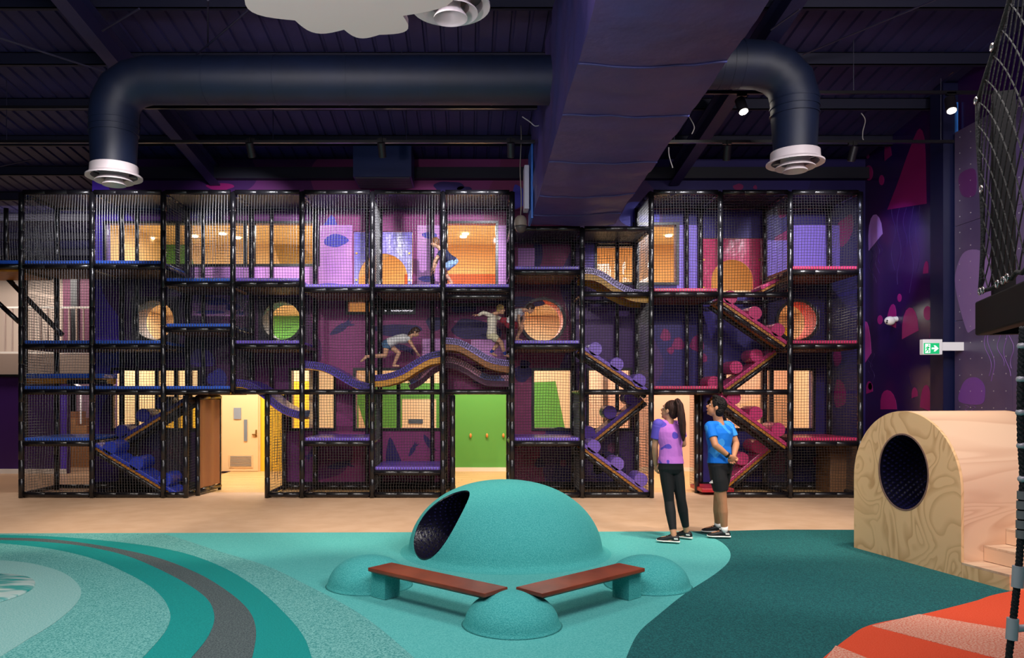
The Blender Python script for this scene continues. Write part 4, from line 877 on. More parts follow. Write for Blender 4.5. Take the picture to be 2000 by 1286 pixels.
lim(.27, .68, .22, .42, .05); lim(.22, .44, .32, .30); lim(.32, .30, .28, .12); lim(.21, .42, .15, .26); lim(.15, .26, .08, .2); lim(.26, .66, .35, .52); lim(.25, .66, .15, .58); lim(.15, .58, .12, .46)
man.prism([(gx0+(.30+.045*math.cos(k*PI/5))*gw, 10.989, gz0+(.80+.075*math.sin(k*PI/5))*gh) for k in range(10)], (0, -.002, 0)); obj('running_man', man, GE, ex)
obj('arrow', sp_([(.50, .43), (.72, .43), (.63, .22), (.73, .22), (.94, .5), (.73, .78), (.63, .78), (.72, .57), (.50, .57)]), WE, ex)
# security camera
c = PX(1752, 627, XR); sc = thing('security_camera', 'small white security camera on the dark mural wall', 'camera', (XR, c.y, c.z)); c = V((XR-.12, c.y, c.z))
mb = MB(); mb.ell(c, (.09, 0, 0), (0, .07, 0), (0, 0, .075), 20, 12); obj('camera_body', mb, WHITE, sc, smooth=True); mb = MB(); mb.tube([c+V((.03, 0, .02)), (XR-.001, c.y, c.z+.03)], .045, 16); obj('mount', mb, WHITE, sc, smooth=True, auto=True)
for dx_, dz_ in ((-.07, 0.0), (-.075, -.03)):
    mb = MB(); mb.ell(c+V((dx_, -.045, dz_)), (.014, 0, 0), (0, .012, 0), (0, 0, .014), 10, 6); obj('lens', mb, BLK, sc)
# ================================================================== FOREGROUND: dome, mounds, benches
R_DOME = rubber('rubber_dome_teal', '#3a9f9c', '#56b4b0', 110)
dc = V((.39, 8.42, 0)); DR = 1.055; DH = .77
def dome_prof(R, Hh, n=16):
    out = []
    for i in range(n+1):
        t = PI/2*i/n; out.append((R*math.cos(t)**.92 if i < n else 0.001, Hh*math.sin(t)))
    return out
def lathe_mesh(c, prof, n=72):
    mb = MB(); mb.rings([[(c.x+r*math.cos(2*PI*k/n), c.y+r*math.sin(2*PI*k/n), c.z+z) for k in range(n)] for r, z in prof]); return mb
dome = thing('dome_mound', 'large teal rubber dome with a dark round tunnel opening', 'play dome', (dc.x, dc.y, 0))
ang = math.radians(180+33); ax = V((math.cos(ang), math.sin(ang), 0))
shell = obj('shell', lathe_mesh(V((dc.x, dc.y, .004)), [(DR+.09, 0), (DR+.05, .008), (DR+.012, .03)]+dome_prof(DR, DH, 22)[1:]), R_DOME, dome, smooth=True)
mb = MB(); hc = V((dc.x, dc.y, .36)); mb.tube([hc+ax*.15, hc+ax*1.4], .335, 48); cut = mb.mesh('cut')
co = bpy.data.objects.new('cut', cut); COL.objects.link(co)
md = shell.modifiers.new('h', 'BOOLEAN'); md.operation = 'DIFFERENCE'; md.object = co; md.solver = 'EXACT'
bpy.context.view_layer.update()
dg = bpy.context.evaluated_depsgraph_get()
# the cutter is in world coordinates, the shell in its parent's
me2 = bpy.data.meshes.new_from_object(shell.evaluated_get(dg)); shell.modifiers.clear(); shell.data = me2; bpy.data.objects.remove(co)
if not me2.materials: me2.materials.append(R_DOME)
for o_ in (shell,): md = o_.modifiers.new('e', 'EDGE_SPLIT'); md.split_angle = math.radians(35)
TUB = mat('tunnel_black_blue', '#0c0b1c', .3, bump=.3, bscale=30, spec=.6)
def liner(name, c, d, up, r1, r2, L, parent, bumps=True):
    side = d.cross(up).normalized(); mb = MB(); n = 48; K = 14
    rg = lambda s_, t_: [c+d*t_+side*(r1*s_*math.cos(2*PI*k/n))+up*(r2*s_*math.sin(2*PI*k/n)) for k in range(n)]
    mb.rings([rg(1, L*i/K) for i in range(K+1)]+[rg(1.03, L), rg(1.03, 0)], closed=True)
    o = obj(name, mb, TUB, parent, smooth=True, auto=True)
    mb = MB()
    if bumps:
        for i in range(1, int(L/.05)):
            for k in range(40):
                a_ = 2*PI*(k+.5*(i%2))/40; p = c+d*(i*.05)+side*(r1*.985*math.cos(a_))+up*(r2*.985*math.sin(a_)); mb.obox(p, side*.009, d*.009, up*.009)
        obj('liner_studs', mb, mat('stud_blue', '#1c1a44', .25, spec=.8), parent, kind='stuff')
    return o
# inner liner of the dome ends inside the shell: trimmed where the shell is
mb = MB(); n = 48; side = ax.cross(V((0, 0, 1))).normalized()
def edge_t(k):
    a_ = 2*PI*k/n; off = side*(.33*math.cos(a_))+V((0, 0, .33*math.sin(a_))); lo, hi = .1, 1.4
    for _ in range(24):
        m_ = (lo+hi)/2; p = hc+off+ax*m_; r_ = math.hypot(p.x-dc.x, p.y-dc.y); z_ = max(p.z, 0)
        R_ = DR*math.cos(math.asin(min(z_/DH, 1)))**.92
        if r_ < R_-.003: lo = m_
        else: hi = m_
    return lo
E = [edge_t(k) for k in range(n)]
def lr(f, s_): return [hc+side*(.333*s_*math.cos(2*PI*k/n))+V((0, 0, .333*s_*math.sin(2*PI*k/n)))+ax*(.16+(E[k]-.16)*f) for k in range(n)]
mb.rings([lr(f/10, .995) for f in range(11)]+[lr(1.0, .96)]+[lr(f/10, .955) for f in range(9, -1, -1)], cap=True); obj('tunnel_liner', mb, TUB, dome, smooth=True, auto=True)
mb = MB()
for i in range(9):
    for k in range(0, n):
        f = (i+.5*(k % 2))/10+.05
        if f < .97: p = hc+(side*(math.cos(2*PI*k/n))+V((0, 0, math.sin(2*PI*k/n))))*.315+ax*(.16+(E[k]-.16)*f); mb.obox(p, side*.007, ax*.007, V((0, 0, .007)))
obj('liner_studs', mb, mat('stud_blue', '#1c1a44', .25, spec=.8), dome, kind='stuff')
def mound(label, c, r, h):
    t = thing('mound', label, 'rubber mound', (c[0], c[1], 0), 'small teal rubber mounds carrying the benches')
    obj('mound_shell', lathe_mesh(V((c[0], c[1], .004)), [(r+.02, 0), (r+.006, .01)]+dome_prof(r, h, 14)[1:], 56), R_DOME, t, smooth=True); return t
mound('small teal rubber mound under the left end of the left bench', (-.90, 6.90), .37, .262)
mound('small teal rubber mound at the front where both benches meet', (.315, 5.72), .355, .245)
mound('small teal rubber mound under the right end of the right bench', (1.60, 6.90), .37, .262)
BW = mat('bench_timber', '#96432a', .32, var='#6e2a18', scale=3, stretch=(1, 1, 1), spec=.5, bump=.05, bscale=60)
def bench(label, pa, pb, wd=.27, z=.262, th=.05):
    a, b = V((*pa, 0)), V((*pb, 0)); d = (b-a).normalized(); nrm = V((-d.y, d.x, 0)); 
    t = thing('bench', label, 'bench', ((a+b)/2).to_tuple(), 'red-brown timber benches'); 
    top = [a-nrm*wd/2, b-nrm*wd/2, b+nrm*wd/2, a+nrm*wd/2]; mb = MB()
    ins = [p+(((a+b)/2)-p)*.0 for p in top]
    lo = [a+d*.05-nrm*(wd/2-.035), b-d*.05-nrm*(wd/2-.035), b-d*.05+nrm*(wd/2-.035), a+d*.05+nrm*(wd/2-.035)]
    mb.rings([[p+V((0, 0, z-th)) for p in lo], [p+V((0, 0, z-.028)) for p in top], [p+V((0, 0, z)) for p in top]]); bevel(obj('bench_board', mb, BW, t), .004)
    for q in ((.055,) if pa[0] < 0 else (.945,)):
        c = a+(b-a)*q; mb = MB(); mb.obox(c+V((0, 0, (z-th)/2+.003)), d*.085, nrm*.085, V((0, 0, (z-th)/2-.004))); obj('bench_support', mb, R_DOME, t)
    return t
lf = FL(742, 1104, .262); lr_ = FL(1000, 1168, .262); rf = FL(1234, 1105, .262)
bench('left red-brown timber bench from left mound to front mound', (lf.x, lf.y), (.20, 5.70)); bench('right red-brown timber bench from front mound to right mound', (.44, 5.70), (rf.x, rf.y))
# disc at left edge (glossy blue and white play pad)
c = V((-4.5, 6.5, 0)); pd = thing('play_disc', 'glossy white and turquoise streaked round pad at the left edge', 'floor pad', (c.x, c.y, .023)); r_ = .72
mb = lathe_mesh(V((c.x, c.y, .0245)), [(r_, 0), (r_*.995, .012), (r_*.94, .018), (.01, .018)], 56); obj('pad_surface', mb, mat('streaked_turquoise', '#2aa6a0', .15, var='#bcd8d2', scale=2.2, stretch=(1, 4, 1), contrast=(.42, .58), spec=.7, bump=.2, bscale=4), pd, smooth=True, auto=True)
mb = lathe_mesh(V((c.x, c.y, .0245)), [(r_+.02, 0), (r_+.02, .008), (r_+.001, .010)], 56)
# ================================================================== WOODEN TUNNEL HOUSE
A0 = V((4.29, 8.57, 0)); A1 = V((4.59, 7.17, 0)); fd = (A1-A0).normalized(); W_ = (A1-A0).length; axu = V((-fd.y, fd.x, 0)); axu = axu if axu.x > 0 else -axu
PLF = plywood('plywood_face', '#e8bf8c', '#b07e4a', (1.6, 1.6, 1.0), 1.5); PLS = plywood('plywood_side', '#e3bd9c', '#c49474', (.35, .35, 2.2), 1.0)
house = thing('plywood_tunnel', 'arched plywood play tunnel with oval dark opening beside the climbing wall', 'play tunnel', (A0+fd*W_/2).to_tuple())
sz, rx_, rz_ = .80, W_/2, .745; mid = A0+fd*W_/2
def arch(s_=1.0, dz_=0):
    out = [mid+fd*rx_*s_+V((0, 0, .004)), mid+fd*rx_*s_+V((0, 0, sz))]
    for k in range(1, 32): t_ = PI*k/32; out.append(mid+fd*(rx_*s_*math.cos(t_))+V((0, 0, sz+rz_*s_*math.sin(t_))))
    out += [mid-fd*rx_*s_+V((0, 0, sz)), mid-fd*rx_*s_+V((0, 0, .004))]; return out
hx, hz, hcz = .335, .392, .92
def hole_pt(p, k_=1.0):
    v = p-(mid+V((0, 0, hcz))); u = v.dot(fd)/hx; w__ = v.z/hz; a_ = math.atan2(w__, u); return mid+fd*(hx*k_*math.cos(a_))+V((0, 0, hcz+hz*k_*math.sin(a_)))
def face_panel(off, th, name):
    out = arch(); dense = []
    cl_ = out+[out[0]]
    for i in range(len(cl_)-1):
        m = max(1, int((cl_[i+1]-cl_[i]).length/.06))
        for k in range(m): dense.append(cl_[i].lerp(cl_[i+1], k/m))
    # even out the hole polygon by angle
    inn = [hole_pt(p) for p in dense]; o1 = axu*off; o2 = axu*(off+th); mb = MB()
    mb.rings([[p+o1 for p in dense], [p+o1 for p in inn], [p+o2 for p in inn], [p+o2 for p in dense]], closed=True); return obj(name, mb, PLF, house)
face_panel(0, .03, 'front_panel'); LT = 1.22
mb = MB(); oa = arch(); ia = arch(.95); n_ = len(oa)
mb.rings([[oa[i]+axu*.031, oa[i]+axu*LT, ia[i]+axu*LT, ia[i]+axu*.031] for i in range(n_)]); obj('curved_shell', mb, PLS, house, smooth=True, auto=True)
o = face_panel(LT+.001, .03, 'rear_panel')
liner('tunnel_liner', mid+axu*.005+V((0, 0, hcz)), axu, V((0, 0, 1)), hx-.004, hz-.004, LT+.02, house)
mb = MB()
c0 = mid+V((0, 0, hcz))
mb.rings([[c0+axu*-.004+fd*((hx+q)*math.cos(2*PI*k/48))+V((0, 0, (hz+q)*math.sin(2*PI*k/48))) for k in range(48)] for q in (-.012, .004)]+[[c0+axu*.002+fd*((hx+q)*math.cos(2*PI*k/48))+V((0, 0, (hz+q)*math.sin(2*PI*k/48))) for k in range(48)] for q in (.004, -.012)], closed=True)
obj('opening_rim', mb, mat('rim_grey_pink', '#7c5f54', .5), house, smooth=True, auto=True)
stp = thing('plywood_steps', 'plywood steps against the side of the arched play tunnel', 'steps', (A1+fd*.25).to_tuple())
for i in range(4):
    z1 = .148*(i+1); u0 = .25*i; b0 = A1+fd*.004+axu*u0; mb = MB(); dd = fd*.50; uu = axu*(1.25-u0)
    z0 = .004+.148*i
    mb.prism([b0+V((0, 0, z0)), b0+dd+V((0, 0, z0)), b0+dd+uu+V((0, 0, z0)), b0+uu+V((0, 0, z0))], (0, 0, z1-z0-.022)); obj('riser', mb, PLF if i == 0 else PLS, stp)
    mb = MB(); e_ = axu*-.0; mb.prism([b0+e_+V((0, 0, z1-.021)), b0+dd+e_+V((0, 0, z1-.021)), b0+dd+uu+V((0, 0, z1-.021)), b0+uu+V((0, 0, z1-.021))], (0, 0, .02)); obj('tread', mb, mat('tread_pale', '#ddbfa0', .4, var='#c9a284', scale=4, stretch=(1, 5, 1)), stp)
# ================================================================== ROPE NET TOWER (right foreground)
Q0 = V((3.29, 5.0, 0)); Q1 = V((2.55, 3.1, 0)); qd = (Q1-Q0).normalized(); qn = V((-qd.y, qd.x, 0)); qn = qn if qn.x > 0 else -qn
tw = thing('net_tower', 'black netted play tower platform at the right edge', 'play tower', (Q0.x, Q0.y, 2.1))
zb, zt_ = 2.10, 2.32; LQ = 1.9
mb = MB(); mb.obox(Q0+qd*LQ/2+qn*.04+V((0, 0, (zb+zt_)/2)), qd*LQ/2, qn*.04, V((0, 0, (zt_-zb)/2))); bevel(obj('deck_beam', mb, mat('tower_black', '#070608', .7, spec=.2), tw), .012)
mb = MB(); mb.obox(Q0+qn*.85+qd*.04+V((0, 0, (zb+zt_)/2)), qn*.77, qd*.04, V((0, 0, (zt_-zb)/2))); obj('deck_beam', mb, mat('tower_black', '#070608', .7, spec=.2), tw)
mb = MB(); mb.obox(Q0+qd*LQ/2+qn*.85+V((0, 0, zt_-.03)), qd*LQ/2-.0*qd, qn*.76, V((0, 0, .02))); obj('deck_board', mb, mat('pink_ply', '#c09080', .5), tw)
for i in range(4):
    mb = MB(); mb.obox(Q0+qd*(.3+.45*i)+qn*.85+V((0, 0, zb+.08)), qd*.03, qn*.76, V((0, 0, .04))); obj('joist', mb, mat('pink_ply', '#c09080', .5), tw)
mb = MB(); mb.obox(Q0+qd*.07+qn*.14+V((0, 0, 2.98)), qd*.03, qn*.06, V((0, 0, .66))); obj('corner_post', mb, mat('tower_black', '#070608', .7, spec=.2), tw)
mb = MB(); mb.obox(Q0+qd*.95+qn*.35+V((0, 0, 2.95)), qd*.72, qn*.012, V((0, 0, .55))); obj('plywood_wall', mb, mat('tower_ply', '#a8785c', .55, var='#8a5c44', scale=3), tw)
mb = MB(); mb.obox(Q0+qd*.38+qn*.30+V((0, 0, 3.0)), qd*.06, qn*.03, V((0, 0, .68))); obj('inner_post', mb, mat('tower_black', '#070608', .7, spec=.2), tw)
RP = mat('rope_black', '#0b0a0b', .8, bump=.6, bscale=60)
# diamond net panel leaning along the platform edge
net_top = lambda u: 3.62+.62*u
mb = MB(); n_ = 26
def npnt(u, v): z0 = zt_+.06; return Q0+qd*(LQ*u)+qn*(.03+.015*math.sin(u*9+v*5))+V((0, 0, z0+(net_top(u*LQ)-z0)*v))
for k in range(-22, 27, 2):
    for sgn in (1, -1):
        pts = []
        for i in range(25):
            v = i/24; u = (k/26)+(v*.62 if sgn > 0 else .62-v*.62)
            if 0 <= u <= 1: pts.append(npnt(u, v))
        if len(pts) > 2: mb.tube(pts, .0042, 4, cap=False)
obj('diamond_net', mb, RP, tw)
mb = MB(); mb.tube([npnt(0, v/12) for v in range(13)], .014, 8); obj('edge_rope', mb, RP, tw, smooth=True); mb = MB(); mb.tube([npnt(u/10, 1) for u in range(11)], .016, 8); obj('edge_rope', mb, RP, tw, smooth=True)
mb = MB(); mb.tube([npnt(u/16, 0)+V((0, 0, .012*math.sin(u*3))) for u in range(17)], .014, 8); obj('edge_rope', mb, RP, tw, smooth=True)
for u, v in ((.03, 0), (.06, 0), (.22, 0), (.30, 0), (.36, 0), (.02, .98), (.05, .5), (.18, 1.0)):
    c = npnt(u, v)-qn*.02; mb = MB(); mb.tube([c+qd*(.028*math.cos(t_*PI/8))+V((0, 0, .02*math.sin(t_*PI/8))) for t_ in range(17)], .006, 6, cap=False); obj('shackle', mb, mat('steel', '#b8b4b4', .25, .9), tw, smooth=True)
# hanging climbing rope with connectors
rope = thing('climbing_rope', 'black climbing rope with silver connectors hanging at the right edge', 'rope', P(1968, 1286, 3.6).to_tuple())
rp = [(1998, 640), (1995, 700), (1993, 780), (1994, 860), (1998, 930), (1995, 1000), (1993, 1060), (1989, 1120), (1983, 1175), (1977, 1230), (1970, 1290), (1962, 1400), (1952, 1560)]
q = smooth_poly([P(x, y, 3.6) for x, y in rp], 6)
for ph in (0, 2*PI/3, 4*PI/3):
    mb = MB(); L = [q[i].lerp(q[i+1], k/3) for i in range(len(q)-1) for k in range(3)]
    mb.tube([p+V((.0075*math.cos(i*.9+ph), .0075*math.sin(i*.9+ph), 0)) for i, p in enumerate(L)], .0095, 6); obj('strand', mb, RP, rope, smooth=True)
ST = mat('cast_silver', '#b4b0b2', .4, .25)
for y, x in ((676, 1996), (741, 1994), (806, 1993), (871, 1995), (936, 1997)):
    c = P(x, y, 3.6); mb = MB(); mb.ell(c, (.021, 0, 0), (0, .021, 0), (0, 0, .018), 14, 10); obj('ball_ferrule', mb, ST, rope, smooth=True)
for y, x in ((1127, 1988), (1229, 1977)):
    c = P(x, y, 3.6); ud = V((.06, 0, 1)).normalized(); mb = MB(); mb.tube([c-ud*.05, c+ud*.05], .025, 16); mb.tube([c, c+V((.06, 0, .004)), c+V((.1, 0, .02))], [.02, .017, .024], 10); obj('cross_connector', mb, ST, rope, smooth=True, auto=True)
    mb = MB(); mb.tube([c+V((.09, 0, .018)), c+V((.3, .02, .06)), c+V((.8, .05, .1))], .0155, 8); obj('cross_rope', mb, RP, rope, smooth=True)
for i in range(5):
    c = P(1999-i*.6, 968+i*19, 3.6); mb = MB(); mb.tube([c-V((0, 0, .019)), c+V((0, 0, .019))], .026+.001*(i % 2), 10); obj('tape_wrap', mb, mat('grey_tape', '#6f6c6a', .5), rope, smooth=True, auto=True)
# ================================================================== PEOPLE
def remesh(o, vs, it=4):
    md = o.modifiers.new('r', 'REMESH'); md.mode = 'VOXEL'; md.voxel_size = vs; md.use_smooth_shade = True
    s_ = o.modifiers.new('s', 'SMOOTH'); s_.iterations = it; s_.factor = .5; return o
def frame_of(a, b): return (V(b)-V(a)).normalized()
def hand(mb, wr, d, pn, k, curl=.5, thumb=1, spread=1):
    """palm from the wrist along d, palm normal pn (fingers bend towards it), thumb side +/-1"""
    d = V(d).normalized(); pn = V(pn); pn = (pn-d*pn.dot(d)).normalized(); sd = d.cross(pn)*thumb; wr = V(wr)
    mb.ell(wr+d*.045*k, sd*.041*k, pn*.016*k, d*.056*k, 14, 10)
    for i, (off, L) in enumerate(((.030, .068), (.010, .078), (-.011, .072), (-.031, .056))):
        p = wr+d*.085*k+sd*off*k-d*(.006*abs(i-1))*k; dd = (d+sd*.10*(1.2-i)*spread).normalized(); seg = L*k/2.6; a = .25*curl
        q = [p-d*.03*k, p]
        for j in range(3):
            a += curl*(.75, 1.0, .7)[j]; v = dd*math.cos(a)+pn*math.sin(a); q.append(q[-1]+v*seg*(1, .85, .7)[j])
        mb.tube(q, [.0095*k, .0095*k, .009*k, .0082*k, .0065*k], 8)
    p = wr+d*.02*k+sd*.032*k; v = (d*.75+sd*.65+pn*.35).normalized(); v2 = (d*.9+sd*.1+pn*.6).normalized(); mb.tube([p, p+v*.04*k, p+v*.04*k+v2*.03*k, p+v*.04*k+v2*.052*k], [.014*k, .012*k, .0105*k, .008*k], 8)
def torso_rings(J, k, inf=0.0, z0=0.0, z1=1.0):
    hs = frame_of(J['hipL'], J['hipR']); ss = frame_of(J['shL'], J['shR']); pel = (V(J['hipL'])+V(J['hipR']))/2; shc = (V(J['shL'])+V(J['shR']))/2
    up = frame_of(pel, shc); sp = J.get('waist', pel.lerp(shc, .42)); sw = (V(J['shL'])-V(J['shR'])).length/2; hw = (V(J['hipL'])-V(J['hipR'])).length/2
    g = J.get('girth', 1.0); rows = [(-.20, .088*k+hw*.55, .085), (-.10, .075*k+hw, .112), (.03, .070*k+hw, .118), (.2, .055*k+hw, .102), (.42, .045*k+hw, .094), (.62, .055*k+hw*.5+sw*.35, .105), (.80, sw*.82+.03*k, .110), (.93, sw*.88+.02*k, .092), (1.02, sw*.62, .072), (1.10, .058*k, .058), (1.2, .05*k, .052)]
    out = []
    for t, rx, ry in rows:
        if t < z0 or t > z1: continue
        if t <= .42: c = pel.lerp(V(sp), max(t, -.3)/.42)
        else: c = V(sp).lerp(shc, (t-.42)/.58)
        s = hs.lerp(ss, min(max(t, 0), 1)).normalized(); f = up.cross(s).normalized()
        if 'bk' in J: c = c+f*0
        ry = ry*k*g
        out.append([c+s*((rx+inf)*math.cos(2*PI*j/24))+f*((ry+inf)*math.sin(2*PI*j/24)*(1.0)) for j in range(24)])
    return out
def limb(mb, a, b, ra, rb, mid=None, n=14):
    a, b = V(a), V(b)
    if mid: t_, rm = mid; mb.tube([a, a.lerp(b, t_), b], [ra, rm, rb], n)
    else: mb.tube([a, b], [ra, rb], n)
    mb.ell(a, (ra, 0, 0), (0, ra, 0), (0, 0, ra), 12, 8); mb.ell(b, (rb, 0, 0), (0, rb, 0), (0, 0, rb), 12, 8)
def human(label, base, J, k, skin, hair, vs=.007, girth=1.0, male=True, shirt=None, legs=None, shoes=None, socks=None, hairf=None, group=None, sleeve=.55, feet=True):
    t = thing('person', label, 'person', base, group); J['girth'] = girth
    for q in list(J):
        pass
    hf = J['hf'].normalized(); hu = J['hu']; hu = (hu-hf*hu.dot(hf)).normalized(); hs = hf.cross(hu); hc = J['head']; hk = k*J.get('hk', 1)
    mb = MB(); mb.rings(torso_rings(J, k)); shc = (J['shL']+J['shR'])/2
    mb.capsule(J['shL'], J['shR'], .052*k*girth, .052*k*girth)
    mb.tube([shc, shc.lerp(hc, .35), hc-hu*.045*hk-hf*.012*hk], [.066*k, .054*k*girth, .052*hk], 14)
    mb.ell(hc+hu*.022*hk-hf*.008*hk, hs*.076*hk, hf*.096*hk, hu*.095*hk, 20, 14)      # cranium
    mb.ell(hc-hu*.040*hk+hf*.022*hk, hs*.057*hk, hf*.066*hk, hu*.078*hk, 18, 12)      # face and jaw
    mb.ell(hc-hu*.098*hk+hf*.058*hk, hs*.022*hk, hf*.020*hk, hu*.017*hk, 10, 8)       # chin
    mb.tube([hc+hu*.006*hk+hf*.078*hk, hc-hu*.030*hk+hf*.104*hk, hc-hu*.040*hk+hf*.088*hk], [.009*hk, .015*hk, .011*hk], 10)   # nose
    mb.ell(hc-hu*.068*hk+hf*.082*hk, hs*.020*hk, hf*.010*hk, hu*.009*hk, 10, 6)       # lips
    for s_ in (-1, 1): mb.ell(hc+hs*s_*.077*hk-hu*.012*hk-hf*.006*hk, hs*.010*hk, hf*.019*hk, hu*.031*hk, 10, 8)   # ears
    for S in 'LR':
        limb(mb, J['sh'+S], J['el'+S], .050*k*girth, .038*k*girth, (.4, .047*k*girth)); limb(mb, J['el'+S], J['wr'+S], .038*k*girth, .026*k, (.3, .040*k*girth))
        limb(mb, J['hip'+S], J['kn'+S], .086*k*girth, .054*k, (.4, .080*k*girth)); limb(mb, J['kn'+S], J['an'+S], .053*k, .035*k, (.32, .056*k*girth))
        hd = J['hd'+S]; hand(mb, J['wr'+S], hd[0], hd[1], k, hd[2], hd[3])
        if feet: an = J['an'+S]; td = J['toe'+S].normalized(); mb.tube([an-td*.03*k-V((0,0,.02*k)), an+td*.05*k-V((0,0,.035*k)), an+td*.15*k-V((0,0,.05*k))], [.035*k, .036*k, .024*k], 12)
    body = obj('body', mb, skin, t); remesh(body, vs, 3)
    # eyes, brows, mouth
    for s_ in (-1, 1):
        mb = MB(); mb.ell(hc+hs*s_*.030*hk+hu*.004*hk+hf*.078*hk, hs*.014*hk, hf*.008*hk, hu*.008*hk, 12, 8); e = obj('eye', mb, mat('eye_white', '#e8e4de', .3), t, smooth=True)
        mb = MB(); mb.ell(hc+hs*s_*.030*hk+hu*.004*hk+hf*.0845*hk, hs*.006*hk, hf*.0035*hk, hu*.006*hk, 10, 6); obj('iris', mb, mat('iris_brown', '#2a160c', .2), e, smooth=True)
        mb = MB(); mb.tube([hc+hs*s_*.013*hk+hu*.024*hk+hf*.089*hk, hc+hs*s_*.034*hk+hu*.029*hk+hf*.085*hk, hc+hs*s_*.05*hk+hu*.022*hk+hf*.073*hk], .0035*hk, 6); obj('eyebrow', mb, hair, t, smooth=True)
    mb = MB(); mb.tube([hc-hs*.018*hk-hu*.068*hk+hf*.090*hk, hc-hu*.070*hk+hf*.0945*hk, hc+hs*.018*hk-hu*.068*hk+hf*.090*hk], .0035*hk, 6); obj('mouth', mb, mat('lip', '#9a4a44', .5), t, smooth=True)
    mb = MB(); hairf(mb, hc, hf, hu, hs, hk); o = obj('hair', mb, hair, t); remesh(o, vs, 1)
    if shirt:
        mb = MB(); mb.rings(torso_rings(J, k, .024*k, -.02, 1.07)); mb.capsule(J['shL'], J['shR'], .062*k*girth, .062*k*girth)
        for S in 'LR':
            e = J['sh'+S].lerp(J['el'+S], sleeve) if sleeve < 1.2 else None
            if e is not None: mb.tube([J['sh'+S], e], [.064*k*girth, .060*k*girth], 16)
            else: mb.tube([J['sh'+S], J['el'+S], J['wr'+S]], [.062*k, .050*k, .036*k], 16)
        o = obj('shirt', mb, shirt, t); remesh(o, vs, 3)
    if legs:
        m_, kind = legs; mb = MB(); mb.rings(torso_rings(J, k, .016*k, -.25, .25))
        for S in 'LR':
            if kind == 'shorts': e = J['hip'+S].lerp(J['kn'+S], .68); mb.tube([J['hip'+S], J['hip'+S].lerp(J['kn'+S], .4), e], [.100*k*girth, .100*k*girth, .088*k*girth], 18)
            elif kind == 'short': e = J['hip'+S].lerp(J['kn'+S], .4); mb.tube([J['hip'+S], e], [.100*k*girth, .094*k*girth], 18)
            else:
                limb(mb, J['hip'+S], J['kn'+S], .094*k*girth, .060*k, (.4, .087*k*girth)); e = J['kn'+S].lerp(J['an'+S], .84); mb.tube([J['kn'+S], J['kn'+S].lerp(e, .38), e], [.060*k, .062*k, .042*k], 16)
        o = obj('shorts' if kind != 'long' else 'leggings', mb, m_, t); remesh(o, vs, 3)
    if shoes:
        for S in 'LR':
            an = J['an'+S]; td = J['toe'+S].normalized(); th = V((td.x, td.y, 0)).normalized() if not J.get('tilt') else td; sd = th.cross(V((0, 0, 1))).normalized(); g = J.get('gz'+S, an.z-.075*k)
            b0 = V((an.x, an.y, g))-th*.065*k; pitch = J.get('pitch'+S, 0); upv = V((0, 0, 1))
            if pitch: upv = (V((0, 0, 1))*math.cos(pitch)-th*-math.sin(pitch)); tt = (th*math.cos(pitch)-V((0, 0, 1))*math.sin(pitch)); toe = b0+th*.27*k; b0 = toe-tt*.27*k; upv = sd.cross(tt); upv = upv if upv.z > 0 else -upv
            else: tt = th
            def ring(x, w_, z0, z1): return [b0+tt*x*k+sd*(w_*k*math.cos(a_))+upv*((z0+z1)/2*k+(z1-z0)/2*k*math.sin(a_)) for a_ in [2*PI*j/14 for j in range(14)]]
            mb = MB(); mb.rings([ring(.0, .022, .022, .06), ring(.012, .034, .015, .082), ring(.05, .037, .015, .10), ring(.09, .037, .015, .098), ring(.13, .039, .015, .078), ring(.18, .045, .015, .062), ring(.23, .042, .015, .05), ring(.258, .026, .017, .038)])
            o = obj('shoe', mb, shoes[0], t, smooth=True, auto=True)
            mb = MB(); mb.rings([ring(-.006, .026, 0, .024), ring(.02, .038, 0, .026), ring(.09, .036, 0, .024), ring(.18, .048, 0, .024), ring(.235, .042, .002, .026), ring(.265, .024, .008, .028)]); obj('sole', mb, shoes[1], o, smooth=True, auto=True)
            mb = MB(); 
            for x, z in ((.10, .098), (.12, .088), (.14, .079)): mb.tube([b0+tt*x*k+sd*.02*k+upv*(z-.004)*k, b0+tt*(x+.006)*k-sd*.02*k+upv*(z-.004)*k], .004*k, 6)
            obj('lace', mb, BLK, o)
            mb = MB(); sg = 1 if (b0+sd*.05).y < b0.y else -1; p = b0+tt*.035*k+sd*sg*.0375*k+upv*.05*k
            mb.obox(p, tt*.022*k, sd*.003*k, (upv+tt*.3).normalized()*.009*k); obj('heel_flash', mb, WHITE, o)
    if socks:
        for S in 'LR': a_ = J['an'+S]; d = (J['kn'+S]-a_).normalized(); mb = MB(); mb.tube([a_-d*.03*k, a_+d*socks[1]*k], [.040*k, .043*k], 16); obj('sock', mb, socks[0], t, smooth=True)
    return t
def hair_short(mb, c, f, u, s, k):
    mb.ell(c+u*.034*k-f*.016*k, s*.086*k, f*.098*k, u*.098*k, 20, 14); mb.ell(c-u*.030*k-f*.050*k, s*.076*k, f*.058*k, u*.080*k, 16, 12)
    mb.ell(c+u*.11*k+f*.035*k, s*.055*k, f*.058*k, u*.032*k, 14, 8)
    r_ = random.Random(2)
    for i in range(90):
        th, ph = r_.uniform(0, 2*PI), r_.uniform(.1, 1.45); n_ = (s*math.cos(th)*math.sin(ph)+f*math.sin(th)*math.sin(ph)+u*math.cos(ph)).normalized()
        if n_.dot(f) > .5 and n_.dot(u) < .45: continue
        p = c+u*.034*k-f*.016*k+s*n_.dot(s)*.082*k+f*n_.dot(f)*.094*k+u*n_.dot(u)*.094*k; mb.tube([p, p+n_*.014*k+f*.012*k-u*.004*k], [.013*k, .006*k], 6)
